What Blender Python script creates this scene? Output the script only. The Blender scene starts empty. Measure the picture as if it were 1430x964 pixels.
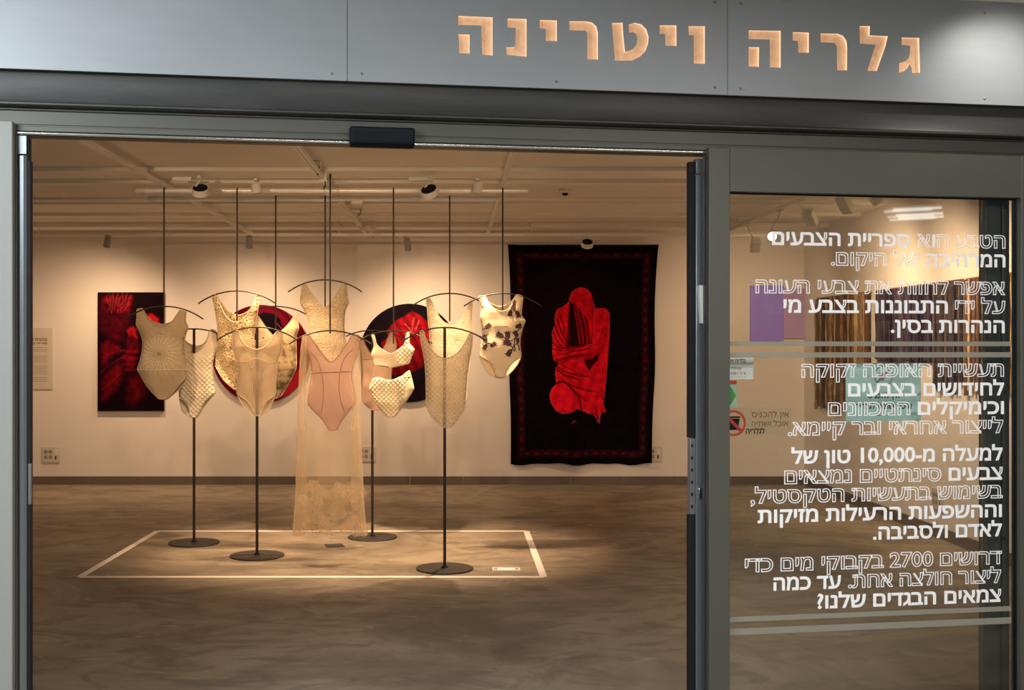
import bpy, bmesh, math, random
import numpy as np
from mathutils import Vector, Matrix, geometry

random.seed(7)
S = bpy.context.scene
C = S.collection
PI = math.pi

# ------------------------------------------------------------------ camera, world, exposure, large lights
W_, H_, FPX = 1430.0, 964.0, 1600.0
CX, CY, EYE = 635.0, 484.0, 1.55
cam = bpy.data.cameras.new('camera')
co = bpy.data.objects.new('camera', cam); C.objects.link(co)
co.location = (0, 0, EYE); co.rotation_euler = (PI / 2, 0, 0)
cam.sensor_fit = 'HORIZONTAL'; cam.sensor_width = 36.0
cam.lens = FPX / W_ * 36.0
cam.shift_x = (W_ / 2 - CX) / W_
cam.shift_y = (CY - H_ / 2) / W_
cam.clip_start = 0.05; cam.clip_end = 100
S.camera = co
S.view_settings.view_transform = 'Standard'
S.view_settings.look = 'None'
S.view_settings.gamma = 1.0
S.view_settings.use_curve_mapping = False
S.view_settings.exposure = 0.0
S.cycles.transparent_max_bounces = 32
S.cycles.max_bounces = 8
S.cycles.sample_clamp_indirect = 6.0

wd = bpy.data.worlds.new('world'); S.world = wd; wd.use_nodes = True
wd.node_tree.nodes['Background'].inputs[0].default_value = (0.62, 0.66, 0.72, 1)
wd.node_tree.nodes['Background'].inputs[1].default_value = 0.10

# facade frame: origin P0, u runs to the right and away, n points into the gallery
TH = math.radians(9.2); CT, ST, TT = math.cos(TH), math.sin(TH), math.tan(TH)
D0 = 4.32
FM = Matrix.Translation((0, D0, 0)) @ Matrix.Rotation(TH, 4, 'Z')     # local x = along, y = inward, z = up
def F(px, py, b=0.0):
    X = (px - CX) / FPX
    t = (D0 + b / CT) / (1 - X * TT)
    return ((t * X + b * ST) / CT, EYE + (CY - py) / FPX * t)
def fa(px, b=0.0): return F(px, CY, b)[0]
def P(px, py, d): return Vector(((px - CX) / FPX * d, d, EYE + (CY - py) / FPX * d))
YB, XR, XL, ZC = 12.85, 3.92, -5.3, 2.85     # back wall, right wall, left wall, gallery ceiling
ZO = 2.94                                    # ceiling of the passage outside

def area(name, loc, size, power, col, rot=(0, 0, 0), sy=None):
    l = bpy.data.lights.new(name, 'AREA'); l.energy = power; l.color = col; l.size = size
    if sy: l.shape = 'RECTANGLE'; l.size_y = sy
    o = bpy.data.objects.new(name, l); C.objects.link(o); o.location = loc; o.rotation_euler = rot
    return o
COOL = (0.90, 0.95, 1.0)
area('passage_light', (-2.5, 1.5, 2.72), 1.6, 120, (.84, .93, 1.0), (math.radians(48), 0, 0), sy=0.5)
area('passage_light', (0.6, 0.4, 2.90), 1.8, 170, COOL, sy=0.6)
area('passage_light', (2.2, 1.9, 2.90), 1.2, 75, (1, .97, .92), sy=0.5)

def spot(name, loc, aim, power, angle, col, blend=.6, rad=.03, parent=None):
    l = bpy.data.lights.new(name, 'SPOT'); l.energy = power; l.color = col
    l.spot_size = math.radians(angle); l.spot_blend = blend; l.shadow_soft_size = rad
    o = bpy.data.objects.new(name, l); C.objects.link(o)
    o.rotation_mode = 'QUATERNION'
    o.rotation_quaternion = (Vector(aim) - Vector(loc)).to_track_quat('-Z', 'Y')
    o.location = loc
    return o
p_ = FM @ Vector((fa(1390), -0.42, 2.92))
spot('passage_downlight', p_, FM @ Vector((fa(1390), -0.05, 2.30)), 15, 120, (1, .96, .88), 1.0)
WARM = (1.0, 0.655, 0.385)
LAMP_K = 3.9                                  # brightness of the gallery's lamps

# ------------------------------------------------------------------ material helpers
class NT:
    def __init__(s, name):
        s.m = bpy.data.materials.new(name); s.m.use_nodes = True
        s.t = s.m.node_tree; s.t.nodes.clear()
        s.out = s.t.nodes.new('ShaderNodeOutputMaterial')
    def n(s, typ, _in=None, **kw):
        nd = s.t.nodes.new(typ)
        for k, v in kw.items(): setattr(nd, k, v)
        for k, v in (_in or {}).items(): s.set(nd, k, v)
        return nd
    def set(s, nd, k, v):
        sk = nd.inputs[k]
        if isinstance(v, bpy.types.NodeSocket): s.t.links.new(v, sk)
        elif isinstance(v, bpy.types.Node): s.t.links.new(v.outputs[0], sk)
        else:
            if hasattr(sk.default_value, '__len__') and len(v) == 3 and sk.type == 'RGBA': v = (*v, 1)
            sk.default_value = v
    def math(s, op, a, b=None, c=None):
        d = {0: a}
        if b is not None: d[1] = b
        if c is not None: d[2] = c
        return s.n('ShaderNodeMath', d, operation=op).outputs[0]
    def obj(s): return s.n('ShaderNodeTexCoord').outputs['Object']
    def xyz(s, vec=None):
        q = s.n('ShaderNodeSeparateXYZ', {0: vec or s.obj()}); return q.outputs
    def noise(s, scale, detail=4, vec=None, rough=.55, dist=0.0):
        return s.n('ShaderNodeTexNoise', {'Vector': vec or s.obj(), 'Scale': scale, 'Detail': detail, 'Roughness': rough, 'Distortion': dist}).outputs['Fac']
    def mapv(s, sc, vec=None):
        return s.n('ShaderNodeMapping', {'Vector': vec or s.obj(), 'Scale': sc}).outputs[0]
    def mix(s, f, a, b):
        nd = s.n('ShaderNodeMix', data_type='RGBA')
        s.set(nd, 0, f); s.set(nd, 6, a); s.set(nd, 7, b); return nd.outputs[2]
    def ramp(s, f, stops):
        nd = s.n('ShaderNodeValToRGB', {0: f}); e = nd.color_ramp.elements
        while len(e) < len(stops): e.new(.5)
        for q, (p, c) in zip(e, stops): q.position = p; q.color = (*c, 1) if len(c) == 3 else c
        return nd.outputs[0]
    def bump(s, h, st=.3, dist=.01):
        return s.n('ShaderNodeBump', {'Height': h, 'Strength': st, 'Distance': dist}).outputs[0]
    def pbr(s, col, rough=.5, metal=0.0, normal=None, **ex):
        d = {'Base Color': col, 'Roughness': rough, 'Metallic': metal}
        if normal is not None: d['Normal'] = normal
        d.update(ex); return s.n('ShaderNodeBsdfPrincipled', d)
    def fin(s, sh):
        s.t.links.new(sh if isinstance(sh, bpy.types.NodeSocket) else sh.outputs[0], s.out.inputs[0]); return s.m
    def mixsh(s, f, a, b):
        return s.n('ShaderNodeMixShader', {0: f, 1: a, 2: b})

def srgb(r, g, b):
    f = lambda c: (c / 12.92 if c <= .04045 else ((c + .055) / 1.055) ** 2.4)
    return tuple(f(v / 255) for v in (r, g, b))
def plain(name, col, rough=.5, metal=0.0, var=.12, scale=9.0, bump=0.0, spec=.5):
    t = NT(name); nz = t.noise(scale, 5)
    c = t.mix(nz, tuple(v * (1 - var) for v in col), tuple(min(1, v * (1 + var)) for v in col))
    nm = t.bump(t.noise(scale * 14, 3), bump, .004) if bump else None
    return t.fin(t.pbr(c, rough, metal, nm, **{'Specular IOR Level': spec}))

M = {}
# brushed grey steel of the fascia: broad cloudy rolling marks
t = NT('sign_steel'); cl = t.noise(1.6, 4, t.mapv((1, 1, 2.2)), .5, .4); fine = t.noise(30, 5, t.mapv((.12, 1, 1)))
c = t.mix(cl, (.31, .33, .345), (.42, .44, .46)); c = t.mix(t.math('MULTIPLY', fine, .35), c, (.26, .27, .28))
M['sign'] = t.fin(t.pbr(c, t.math('ADD', t.math('MULTIPLY', cl,   .12), .42), .15, t.bump(cl, .08, .02)))
t = NT('dark_steel'); cl = t.noise(5, 6, t.mapv((.35, 1, 2.5)), .65, .6)
c = t.ramp(cl, [(.3, (.040, .040, .038)), (.52, (.055, .054, .050)), (.75, (.078, .075, .068))])
M['beam'] = t.fin(t.pbr(c, .5, .3, t.bump(cl, .1, .01)))
M['frame'] = plain('grey_painted_aluminium', (.092, .090, .073), .5, .25, .05)
M['jamb'] = plain('anodised_aluminium', (.22, .24, .25), .35, .6, .06)
M['leafframe'] = plain('green_grey_aluminium', (.075, .085, .078), .4, .4, .06)
M['pillar'] = plain('light_grey_cladding', (.26, .258, .236), .55, .05, .06, 3)
M['chrome'] = plain('chrome_trim', (.6, .6, .58), .22, 1.0, .03)
M['rubber'] = plain('black_rubber', (.012, .012, .016), .6, spec=.2)
M['sensor'] = plain('black_sensor_plastic', (.006, .007, .010), .45, spec=.15)
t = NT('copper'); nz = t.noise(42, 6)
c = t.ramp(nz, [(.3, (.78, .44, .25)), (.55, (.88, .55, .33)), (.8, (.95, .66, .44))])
M['copper'] = t.fin(t.pbr(c, .5, .2, t.bump(nz, .15, .003), **{'Emission Color': c, 'Emission Strength': .22}))   # glow put into the copper for light inside the trays
t = NT('glow_copper_return'); M['copperedge'] = t.fin(t.pbr((.98, .80, .58), .4, 0, **{'Emission Color': (1, .80, .55, 1), 'Emission Strength': .42}))   # paler copper with added glow, standing in for a strip light
t = NT('gallery_white_wall'); nz = t.noise(1.1, 5); n2 = t.noise(60, 3)
c = t.mix(nz, (.72, .67, .625), (.79, .74, .69))
M['wall'] = t.fin(t.pbr(c, .85, 0, t.bump(n2, .06, .004)))
M['ceil'] = plain('ceiling_paint', (.84, .79, .70), .85, 0, .05, 2)
M['ceilrib'] = plain('ceiling_board_paint', (.90, .86, .77), .7, 0, .06, 2)
M['outceil'] = plain('white_ceiling_tile', (.8, .8, .8), .8, 0, .03)
M['track'] = plain('white_track_enamel', (.88, .85, .78), .4, 0, .04)
M['pipe'] = plain('galvanised_pipe', (.92, .90, .86), .3, .2, .08, 20)
M['blacksteel'] = plain('blackened_steel', (.028, .020, .017), .42, .4, .2, 30)
M['plaststand'] = plain('dark_brown_base_steel', (.05, .045, .043), .55, .5, .1)
M['lampwhite'] = plain('lamp_white_enamel', (.74, .72, .68), .4, 0, .03)
M['lampgrey'] = plain('lamp_grey_enamel', (.33, .31, .28), .45, 0, .03)
M['lampdark'] = plain('lamp_dark_baffle', (.008, .009, .014), .5, spec=.12)
M['plate'] = plain('white_outlet_plastic', (.62, .57, .49), .45, 0, .03)
M['socket'] = plain('outlet_dark_hole', (.06, .05, .045), .6)
M['tape'] = plain('white_floor_tape', (.86, .80, .72), .55, 0, .06, 14)
M['paper'] = plain('white_paper', (.82, .80, .75), .8, 0, .02)
M['vinyl'] = plain('white_vinyl', (.93, .93, .93), .5, 0, .02)
M['inkblack'] = plain('black_ink', (.014, .012, .012), .7, spec=.1)
M['inkred'] = plain('red_ink', (.42, .03, .02), .6)
M['inkgrey'] = plain('grey_ink', (.30, .27, .24), .7)
M['inkbrown'] = plain('brown_ink', (.20, .085, .035), .6)
M['mint'] = plain('mint_paper', (.50, .72, .66), .6, 0, .03)
M['palegreen'] = plain('pale_green_sticker', (.38, .52, .38), .6, 0, .03)
M['green'] = plain('green_ink', (.05, .30, .05), .6)
M['signred'] = plain('sign_red', (.55, .04, .03), .5)
# concrete floor: broad trowel clouds, long smears, pale scuffs and dark stains
t = NT('worn_concrete')
a1 = t.noise(.9, 8, t.mapv((.75, 1.0, 1)), .62, 1.6); a2 = t.noise(3.2, 8, t.mapv((.6, .9, 1)), .62, 1.5); a3 = t.noise(40, 4)
c = t.ramp(a1, [(.32, (.110, .088, .062)), (.45, (.225, .183, .128)), (.55, (.31, .256, .184)), (.66, (.205, .167, .118))])
c = t.mix(t.ramp(a2, [(.50, (0, 0, 0)), (.60, (.65, .65, .65))]), c, (.13, .108, .084))
c = t.mix(t.ramp(t.noise(1.9, 9, t.mapv((.7, 1.6, 1)), .72, 2.5), [(.61, (0, 0, 0)), (.64, (.6, .6, .6))]), c, (.42, .375, .305))
c = t.mix(t.math('MULTIPLY', a3, .25), c, (.22, .19, .155))
M['floor'] = t.fin(t.pbr(c, t.math('ADD', t.math('MULTIPLY', a2, .25), .42), 0, t.bump(a2, .05, .01)))
t = NT('skirting_tile')
x = t.xyz(); nz = t.noise(5, 5, t.mapv((.3, .3, 1)))
c = t.mix(nz, (.105, .082, .066), (.16, .128, .105))
M['tile'] = t.fin(t.pbr(c, .5, 0))
# glass
def glass(name, tint, k=1.0):
    t = NT(name); fr = t.n('ShaderNodeFresnel', {'IOR': 1.45})
    return t.fin(t.mixsh(t.math('MULTIPLY', fr, k), t.n('ShaderNodeBsdfTransparent', {0: tint}), t.n('ShaderNodeBsdfGlossy', {0: (1, 1, 1), 'Roughness': .0})))
M['glass'] = glass('window_glass', (.955, .965, .955))
M['leafglass'] = glass('door_glass', (.955, .97, .96))
t = NT('frosted_film')
M['frost'] = t.fin(t.mixsh(.62, t.n('ShaderNodeBsdfTransparent', {0: (1, 1, 1)}), t.n('ShaderNodeBsdfDiffuse', {0: (.34, .32, .26)})))
t = NT('clear_sticker_film')
M['clearfilm'] = t.fin(t.mixsh(.25, t.n('ShaderNodeBsdfTransparent', {0: (1, .98, .93)}), t.n('ShaderNodeBsdfDiffuse', {0: (.5, .42, .3)})))
# colour held by the pigment of woven / painted pieces (their own picture, mixed in code per point)
def pigment(name, rough=.8, bump=.0, sheen=0.0, scale=160):
    t = NT(name); a = t.n('ShaderNodeVertexColor', layer_name='pigment').outputs[0]
    nm = t.bump(t.noise(scale, 3), bump, .004) if bump else None
    return t.fin(t.pbr(a, rough, 0, nm, **{'Sheen Weight': sheen, 'Specular IOR Level': .03}))
M['paint'] = pigment('painted_canvas', .55, .1)
M['weave'] = pigment('woven_pile', .95, .35, 0.0, 90)
M['fibre'] = pigment('dyed_fibre', .9, .4, .1, 70)

# ------------------------------------------------------------------ mesh helpers
class MB:
    def __init__(s): s.v, s.f = [], []
    def add(s, vs, fs):
        k = len(s.v); s.v += [tuple(v) for v in vs]; s.f += [tuple(k + i for i in f) for f in fs]; return s
    def box(s, lo, hi, mat=None):
        x0, y0, z0 = lo; x1, y1, z1 = hi
        vs = [Vector(p) for p in ((x0, y0, z0), (x1, y0, z0), (x1, y1, z0), (x0, y1, z0), (x0, y0, z1), (x1, y0, z1), (x1, y1, z1), (x0, y1, z1))]
        if mat is not None: vs = [mat @ v for v in vs]
        return s.add(vs, [(0, 3, 2, 1), (4, 5, 6, 7), (0, 1, 5, 4), (1, 2, 6, 5), (2, 3, 7, 6), (3, 0, 4, 7)])
    def tube(s, pts, r, n=10, cap=True, flat=1.0):
        pts = [Vector(p) for p in pts]; N = len(pts); rr = r if hasattr(r, '__len__') else [r] * N
        k = len(s.v); prev = None
        for i, p in enumerate(pts):
            tg = (pts[min(i + 1, N - 1)] - pts[max(i - 1, 0)]).normalized()
            if prev is None:
                up = Vector((0, 0, 1)) if abs(tg.z) < .9 else Vector((1, 0, 0))
                e1 = tg.cross(up).normalized()
            else: e1 = (prev - tg * prev.dot(tg)).normalized()
            e2 = tg.cross(e1); prev = e1
            for j in range(n):
                a = 2 * PI * j / n; s.v.append(tuple(p + e1 * (math.cos(a) * rr[i]) + e2 * (math.sin(a) * rr[i] * flat)))
        for i in range(N - 1):
            for j in range(n):
                s.f.append((k + i * n + j, k + i * n + (j + 1) % n, k + (i + 1) * n + (j + 1) % n, k + (i + 1) * n + j))
        if cap: s.f.append(tuple(k + j for j in range(n))[::-1]); s.f.append(tuple(k + (N - 1) * n + j for j in range(n)))
        return s
    def lathe(s, prof, n=32, mat=None):          # prof: (r, z), closed at ends
        k = len(s.v); mat = mat or Matrix()
        for r, z in prof:
            for j in range(n):
                a = 2 * PI * j / n; s.v.append(tuple(mat @ Vector((r * math.cos(a), r * math.sin(a), z))))
        for i in range(len(prof) - 1):
            for j in range(n): s.f.append((k + i * n + j, k + i * n + (j + 1) % n, k + (i + 1) * n + (j + 1) % n, k + (i + 1) * n + j))
        s.f.append(tuple(k + j for j in range(n))[::-1]); s.f.append(tuple(k + (len(prof) - 1) * n + j for j in range(n)))
        return s
    def prism(s, poly, h0, h1, mat=None):        # poly in local x,z; extruded along local y
        k = len(s.v); n = len(poly); mat = mat or Matrix()
        for h in (h0, h1):
            for (x, z) in poly: s.v.append(tuple(mat @ Vector((x, h, z))))
        tr = geometry.tessellate_polygon([[Vector((x, z, 0)) for x, z in poly]])
        for a, b, c in tr: s.f.append((k + a, k + b, k + c)); s.f.append((k + n + c, k + n + b, k + n + a))
        for i in range(n): j = (i + 1) % n; s.f.append((k + i, k + j, k + n + j, k + n + i))
        return s
    def mesh(s, name):
        me = bpy.data.meshes.new(name); me.from_pydata(s.v, [], s.f); me.validate()
        bm = bmesh.new(); bm.from_mesh(me); bmesh.ops.recalc_face_normals(bm, faces=bm.faces); bm.to_mesh(me); bm.free()
        return me
    def build(s, name, mat, parent=None, bevel=0.0, smooth=True, loc=None):
        return link(name, s.mesh(name), mat, parent, bevel, smooth, loc)
def link(name, me, mat, parent=None, bevel=0.0, smooth=True, loc=None):
    o = bpy.data.objects.new(name, me); C.objects.link(o)
    if mat is not None: me.materials.clear(); me.materials.append(mat)
    if smooth:
        me.polygons.foreach_set('use_smooth', [True] * len(me.polygons)); me.set_sharp_from_angle(angle=math.radians(38))
    if loc is not None: o.location = loc
    if parent is not None: o.parent = parent
    if bevel:
        b = o.modifiers.new('edge', 'BEVEL'); b.width = bevel; b.segments = 2; b.limit_method = 'ANGLE'
    return o
def thing(name, label, cat, loc=(0, 0, 0), group=None, rot=None):
    o = bpy.data.objects.new(name, None); C.objects.link(o); o.location = loc; o.empty_display_size = .05
    if rot is not None: o.rotation_euler = rot
    return tag(o, label, cat, group)
def tag(o, label, cat, group=None):
    o['label'] = label; o['category'] = cat
    if group: o['group'] = group
    return o
def struct(o, label=None):
    o['kind'] = 'structure'
    if label: o['label'] = label
    return o
def fempty(name, loc, label, cat, group=None):   # Empty whose axes are the facade's: local x along, y inward, z up
    return thing(name, label, cat, FM @ Vector(loc), group, (0, 0, TH))
def sroot(name, label, loc=(0, 0, 0), rot=(0, 0, 0)):
    o = bpy.data.objects.new(name, None); C.objects.link(o); o.location = loc; o.rotation_euler = rot
    return struct(o, label)

# ------------------------------------------------------------------ writing
VIS = lambda s: s                                  # strings below are typed in reading order
def visual(s):                                     # right-to-left to drawing order, digits kept
    import re
    toks = re.findall(r'[0-9][0-9,:]*[0-9]|.', s)
    return ''.join(reversed(toks))
_tc = {}
def text_mesh(s, offset=0.0, outline=0.0, extrude=0.0, res=4):
    key = (s, offset, outline, extrude, res)
    if key in _tc: return _tc[key]
    c = bpy.data.curves.new('lettering', 'FONT'); c.body = visual(s); c.size = 1.0
    c.resolution_u = res; c.offset = offset
    if outline: c.fill_mode = 'NONE'; c.bevel_depth = outline; c.bevel_resolution = 0
    else: c.extrude = extrude
    o = bpy.data.objects.new('lettering', c); C.objects.link(o)
    dg = bpy.context.evaluated_depsgraph_get(); dg.update()
    me = bpy.data.meshes.new_from_object(o.evaluated_get(dg), depsgraph=dg)
    v = np.empty(len(me.vertices) * 3); me.vertices.foreach_get('co', v); v = v.reshape(-1, 3)
    fs = [tuple(p.vertices) for p in me.polygons]
    bpy.data.objects.remove(o); bpy.data.curves.remove(c); bpy.data.meshes.remove(me)
    _tc[key] = (v, fs); return v, fs
def fill_mesh(s):
    """filled letters from their outlines, counters cut out"""
    if ('f', s) in _tc: return _tc['f', s]
    c = bpy.data.curves.new('lettering', 'FONT'); c.body = visual(s); c.size = 1.0
    o = bpy.data.objects.new('lettering', c); C.objects.link(o)
    dg = bpy.context.evaluated_depsgraph_get(); dg.update()
    cv = o.evaluated_get(dg).to_curve(dg); loops = []
    for sp in cv.splines:
        q = []; bp = sp.bezier_points; n = len(bp)
        for i in range(n):
            a, b = bp[i], bp[(i + 1) % n]; straight = (a.handle_right - a.co).length < 1e-5 and (b.handle_left - b.co).length < 1e-5
            st = (b.co - a.co).normalized() if (b.co - a.co).length > 1e-6 else Vector((1, 0, 0))
            if not straight: straight = abs((a.handle_right - a.co).cross(st).z) < 1e-4 and abs((b.handle_left - b.co).cross(st).z) < 1e-4
            for k in range(1 if straight else 4):
                u = k / 4; w = 1 - u
                p = a.co * w ** 3 + a.handle_right * 3 * w * w * u + b.handle_left * 3 * w * u * u + b.co * u ** 3
                if not q or (p - q[-1]).length > 1e-4: q.append(p.copy())
        if len(q) > 2: loops.append(q)
    o.evaluated_get(dg).to_curve_clear(); bpy.data.objects.remove(o); bpy.data.curves.remove(c)
    def inside(p, l):
        r = False
        for i in range(len(l)):
            a, b = l[i], l[(i + 1) % len(l)]
            if (a.y <= p.y) != (b.y <= p.y) and p.x < a.x + (p.y - a.y) / (b.y - a.y) * (b.x - a.x): r = not r
        return r
    V, Fc = [], []
    depth = [sum(inside(l[0], m) for m in loops if m is not l) for l in loops]
    for l, d in zip(loops, depth):
        if d % 2: continue
        grp = [l] + [m for m, e in zip(loops, depth) if e == d + 1 and inside(m[0], l)]
        k = len(V); V += [p for g in grp for p in g]
        Fc += [tuple(k + i for i in t_) for t_ in geometry.tessellate_polygon(grp)]
    _tc['f', s] = (np.array([(p.x, p.y, 0) for p in V]), Fc); return _tc['f', s]
HH = None
def heb_h():
    global HH
    if HH is None:
        v, _ = text_mesh('ה'); HH = v[:, 1].max()
    return HH
def write_line(runs, x0, x1, z, h, y, name, mat, parent, depth=.0006):
    """runs: [(text, bold?)] right to left; fills x0..x1 at baseline z with letters h tall, on plane y (local x,z)."""
    sc = h / heb_h(); cur = 0.0; parts = []
    for s, bold in runs:
        lead = len(s) - len(s.lstrip(' ')); trail = len(s) - len(s.rstrip(' '))
        cur -= lead * .26
        v, fs = text_mesh(s.strip(' '), 0 if bold else .016, .026 if bold else .021, 0.0, 3)
        if bold:
            v2, fs2 = fill_mesh(s.strip(' ')); fs = fs + [tuple(i + len(v) for i in f) for f in fs2]; v = np.concatenate([v, v2 + np.array((0, 0, .026))])
        w0, w1 = v[:, 0].min(), v[:, 0].max()
        parts.append((v, fs, cur - w1)); cur -= (w1 - w0) + .07 + trail * .26
    tot = -cur - .07; kx = (x1 - x0) / tot
    mb = MB()
    for v, fs, dx in parts:
        k = v.copy(); mb.add([(x1 + (p[0] + dx) * kx, y - depth + p[2] * .02 * sc, z + p[1] * sc) for p in k], fs)
    return mb.build(name, mat, parent, smooth=False)
def words_at(s, x0, x1, z, h, y, bold=0.0):
    v, fs = fill_mesh(s)
    if bold:
        v2, f2 = text_mesh(s, 0, bold * 1.2, 0, 3); v2 = v2 * (1, 1, 0); fs = fs + [tuple(i + len(v) for i in f) for f in f2]; v = np.concatenate([v, v2])
    v = v.copy(); w0, w1 = v[:, 0].min(), v[:, 0].max(); sc = h / heb_h()
    return [(x0 + (p[0] - w0) / (w1 - w0) * (x1 - x0), y, z + p[1] * sc) for p in v], fs

# ================================================================== THE SETTING
def wbox(name, lo, hi, mat, parent=None, bevel=0.0): return MB().box(lo, hi).build(name, mat, parent, bevel)
def fbox(mb, a0, a1, b0, b1, z0, z1): return mb.box((a0, b0, z0), (a1, b1, z1))
def fobj(name, mb, mat, parent=None, bevel=0.0):      # a mesh given in facade coordinates
    o = mb.build(name, mat, parent, bevel)
    if parent is None: o.matrix_world = FM
    return o
struct(wbox('floor', (-9, -4, -.1), (9, YB + .2, 0), M['floor']))
struct(wbox('wall_back', (XL - .15, YB, 0), (XR + .15, YB + .15, 3.0), M['wall']))
struct(wbox('wall_right', (XR, 4.95, 0), (XR + .15, YB, 3.0), M['wall']))
struct(wbox('wall_left', (XL - .15, 3.6, 0), (XL, YB, 3.0), M['wall']))
ceil_o = sroot('ceiling', None)
mb = MB(); mb.prism([(XL - .15, 3.55), (XR + .15, 5.05), (XR + .15, YB + .15), (XL - .15, YB + .15)], ZC, ZC + .1, Matrix(((1, 0, 0, 0), (0, 0, 1, 0), (0, 1, 0, 0), (0, 0, 0, 1))))
mb.build('ceiling_slab', M['ceil'], ceil_o)
boards = sroot('trim_4', None)
for y0, y1, h in ((8.30, 8.68, .028), (8.80, 8.90, .045), (10.02, 10.10, .022), (10.35, 10.95, .018), (11.05, 11.20, .042), (12.0, 12.08, .05), (12.30, 12.46, .03)):
    wbox('ceiling_board', (XL, y0, ZC - h), (XR, y1, ZC), M['ceilrib'], boards, .004)

# skirting tiles: joints every 0.6 m
def skirting(name, n, f, g):
    r = sroot(name, None)
    for i in range(n): f(i).build('skirting_tile', M['tile'], r, .002)
    return r
L_ = .595
skirting('baseboard_back', int((XR - XL) / .6) + 1, lambda i: MB().box((XL + i * .6, YB - .012, .0), (min(XL + i * .6 + L_, XR), YB, .093)), 0)
skirting('baseboard_right', 13, lambda i: MB().box((XR - .012, 5.0 + i * .6, 0), (XR, min(5.0 + i * .6 + L_, YB - .013), .093)), 0)

# facade: solid flanks, lintel box above the doors, passage ceiling
AL, AR = fa(22), fa(1423)
mb = MB(); fbox(mb, -3.9, AL - .001, .02, .14, 0, 2.345); fbox(mb, AR + .075, 4.2, .0, .12, 0, 2.35)
struct(fobj('wall_front', mb, M['wall']))
mb = MB(); fbox(mb, -4.2, AL, -.05, .02, 0, 2.342); struct(fobj('wall_pillar', mb, M['pillar'], bevel=.004))
mb = MB(); fbox(mb, -4.2, 4.3, .03, .16, 2.40, 2.95); struct(fobj('wall_lintel', mb, M['wall']))
# dark steel channel: web, thin upper lip, rolled lower flange
def ztop(py, px=635, b=0): return F(px, py, b)[1]
prof = [(.03, 2.535), (-.052, 2.535), (-.052, 2.526), (-.028, 2.520), (-.024, 2.510), (-.024, 2.425), (-.030, 2.413), (-.062, 2.409), (-.066, 2.405), (-.066, 2.399), (-.060, 2.396), (.03, 2.396)]
mb = MB(); RZ = Matrix(((0, 1, 0, 0), (1, 0, 0, 0), (0, 0, 1, 0), (0, 0, 0, 1)))
mb.prism(prof, -4.2, 4.3, RZ); struct(fobj('trim_1', mb, M['beam']))
# door header with grooves and a bright bottom bead
prof = [(.06, 2.394), (-.02, 2.394), (-.02, 2.388), (-.006, 2.386), (-.006, 2.340), (-.003, 2.338), (-.003, 2.334), (-.008, 2.332), (-.008, 2.316), (.06, 2.316)]
mb = MB(); mb.prism(prof, -4.2, 4.3, RZ); hd = fobj('trim_2', mb, M['frame']); struct(hd)
mb = MB(); mb.tube([(AL + .004, -.004, 2.308), (fa(990), -.004, 2.308)], .0075, 10); mb.build('header_bead', M['chrome'], hd, 0)
mb = MB(); fbox(mb, AL, fa(990), .004, .06, 2.300, 2.316); mb.build('header_soffit', M['frame'], hd)

# left jamb: the closed left leaf's stile tucked behind the pillar
r = sroot('trim_3', None, FM @ Vector((0, 0, 0)), (0, 0, TH))
mb = MB(); fbox(mb, AL + .001, fa(25), -.012, .06, 0, 2.300); mb.build('jamb_lip', M['frame'], r, .001)
mb = MB(); mb.prism([(fa(25), .06), (fa(25), .004), (fa(28), -.004), (fa(33), -.004), (fa(37), .004), (fa(37), .06)], 0, 2.228, Matrix(((1, 0, 0, 0), (0, 0, 1, 0), (0, 1, 0, 0), (0, 0, 0, 1)))); mb.build('jamb_profile', M['jamb'], r)
mb = MB(); fbox(mb, fa(25), fa(37), .0, .06, 2.234, 2.300); mb.build('jamb_cap', M['jamb'], r, .001)
mb = MB(); fbox(mb, fa(37.3), fa(42), .006, .05, 0, 2.215); fbox(mb, fa(36.5), fa(40), .010, .05, 2.215, 2.296); mb.build('rubber_seal', M['rubber'], r, .002)
mb = MB(); fbox(mb, fa(39), fa(42.6), .004, .03, ztop(705, 40), ztop(648, 40)); mb.build('brush_plate', M['jamb'], r, .001)

# passage ceiling outside, with tile joints
mb = MB(); fbox(mb, -4.2, 4.6, -7.6, -.035, ZO, ZO + .06); oc = fobj('ceiling_passage', mb, M['outceil']); struct(oc)
mb = MB()
for a in np.arange(-4.2, 4.6, .6): mb.box((a, -7.6, ZO - .003), (a + .012, -.06, ZO))
for b in (-.075, -.66, -1.26, -1.86): mb.box((-4.2, b, ZO - .003), (4.6, b + .02, ZO))
mb.build('ceiling_grid', M['track'], oc)
struct(wbox('wall_opposite', (-9, -3.6, 0), (9, -3.45, 3.0), M['pillar']))

# fixed glazed panel at the right (window_1): stiles, rail, pane, film bands, lettering
win = sroot('window_1', 'grey framed fixed glass panel carrying white lettering', FM @ Vector((0, 0, 0)), (0, 0, TH))
w0, w1, wz0, wz1 = fa(1017.5, -.03), fa(1423, -.03), .12, F(1200, 272, -.03)[1]
wt = 2.322
mb = MB(); fbox(mb, fa(988, -.03), w0, -.045, .02, 0, wt); mb.build('stile', M['frame'], win, .003)
mb = MB(); fbox(mb, fa(985, -.0), fa(988, -.03), -.02, .02, 0, 2.31); mb.build('stile_edge', M['jamb'], win, .001)
mb = MB(); fbox(mb, w1, w1 + .11, -.045, .02, 0, wt); mb.build('stile', M['frame'], win, .003)
mb = MB(); fbox(mb, w0 + .0004, w1 - .0004, -.0445, .02, wz1, wt); mb.build('top_rail', M['frame'], win, .001)
mb = MB(); fbox(mb, w0 + .0004, w1 - .0004, -.0445, .02, 0, wz0); mb.build('bottom_rail', M['frame'], win, .001)
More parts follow.
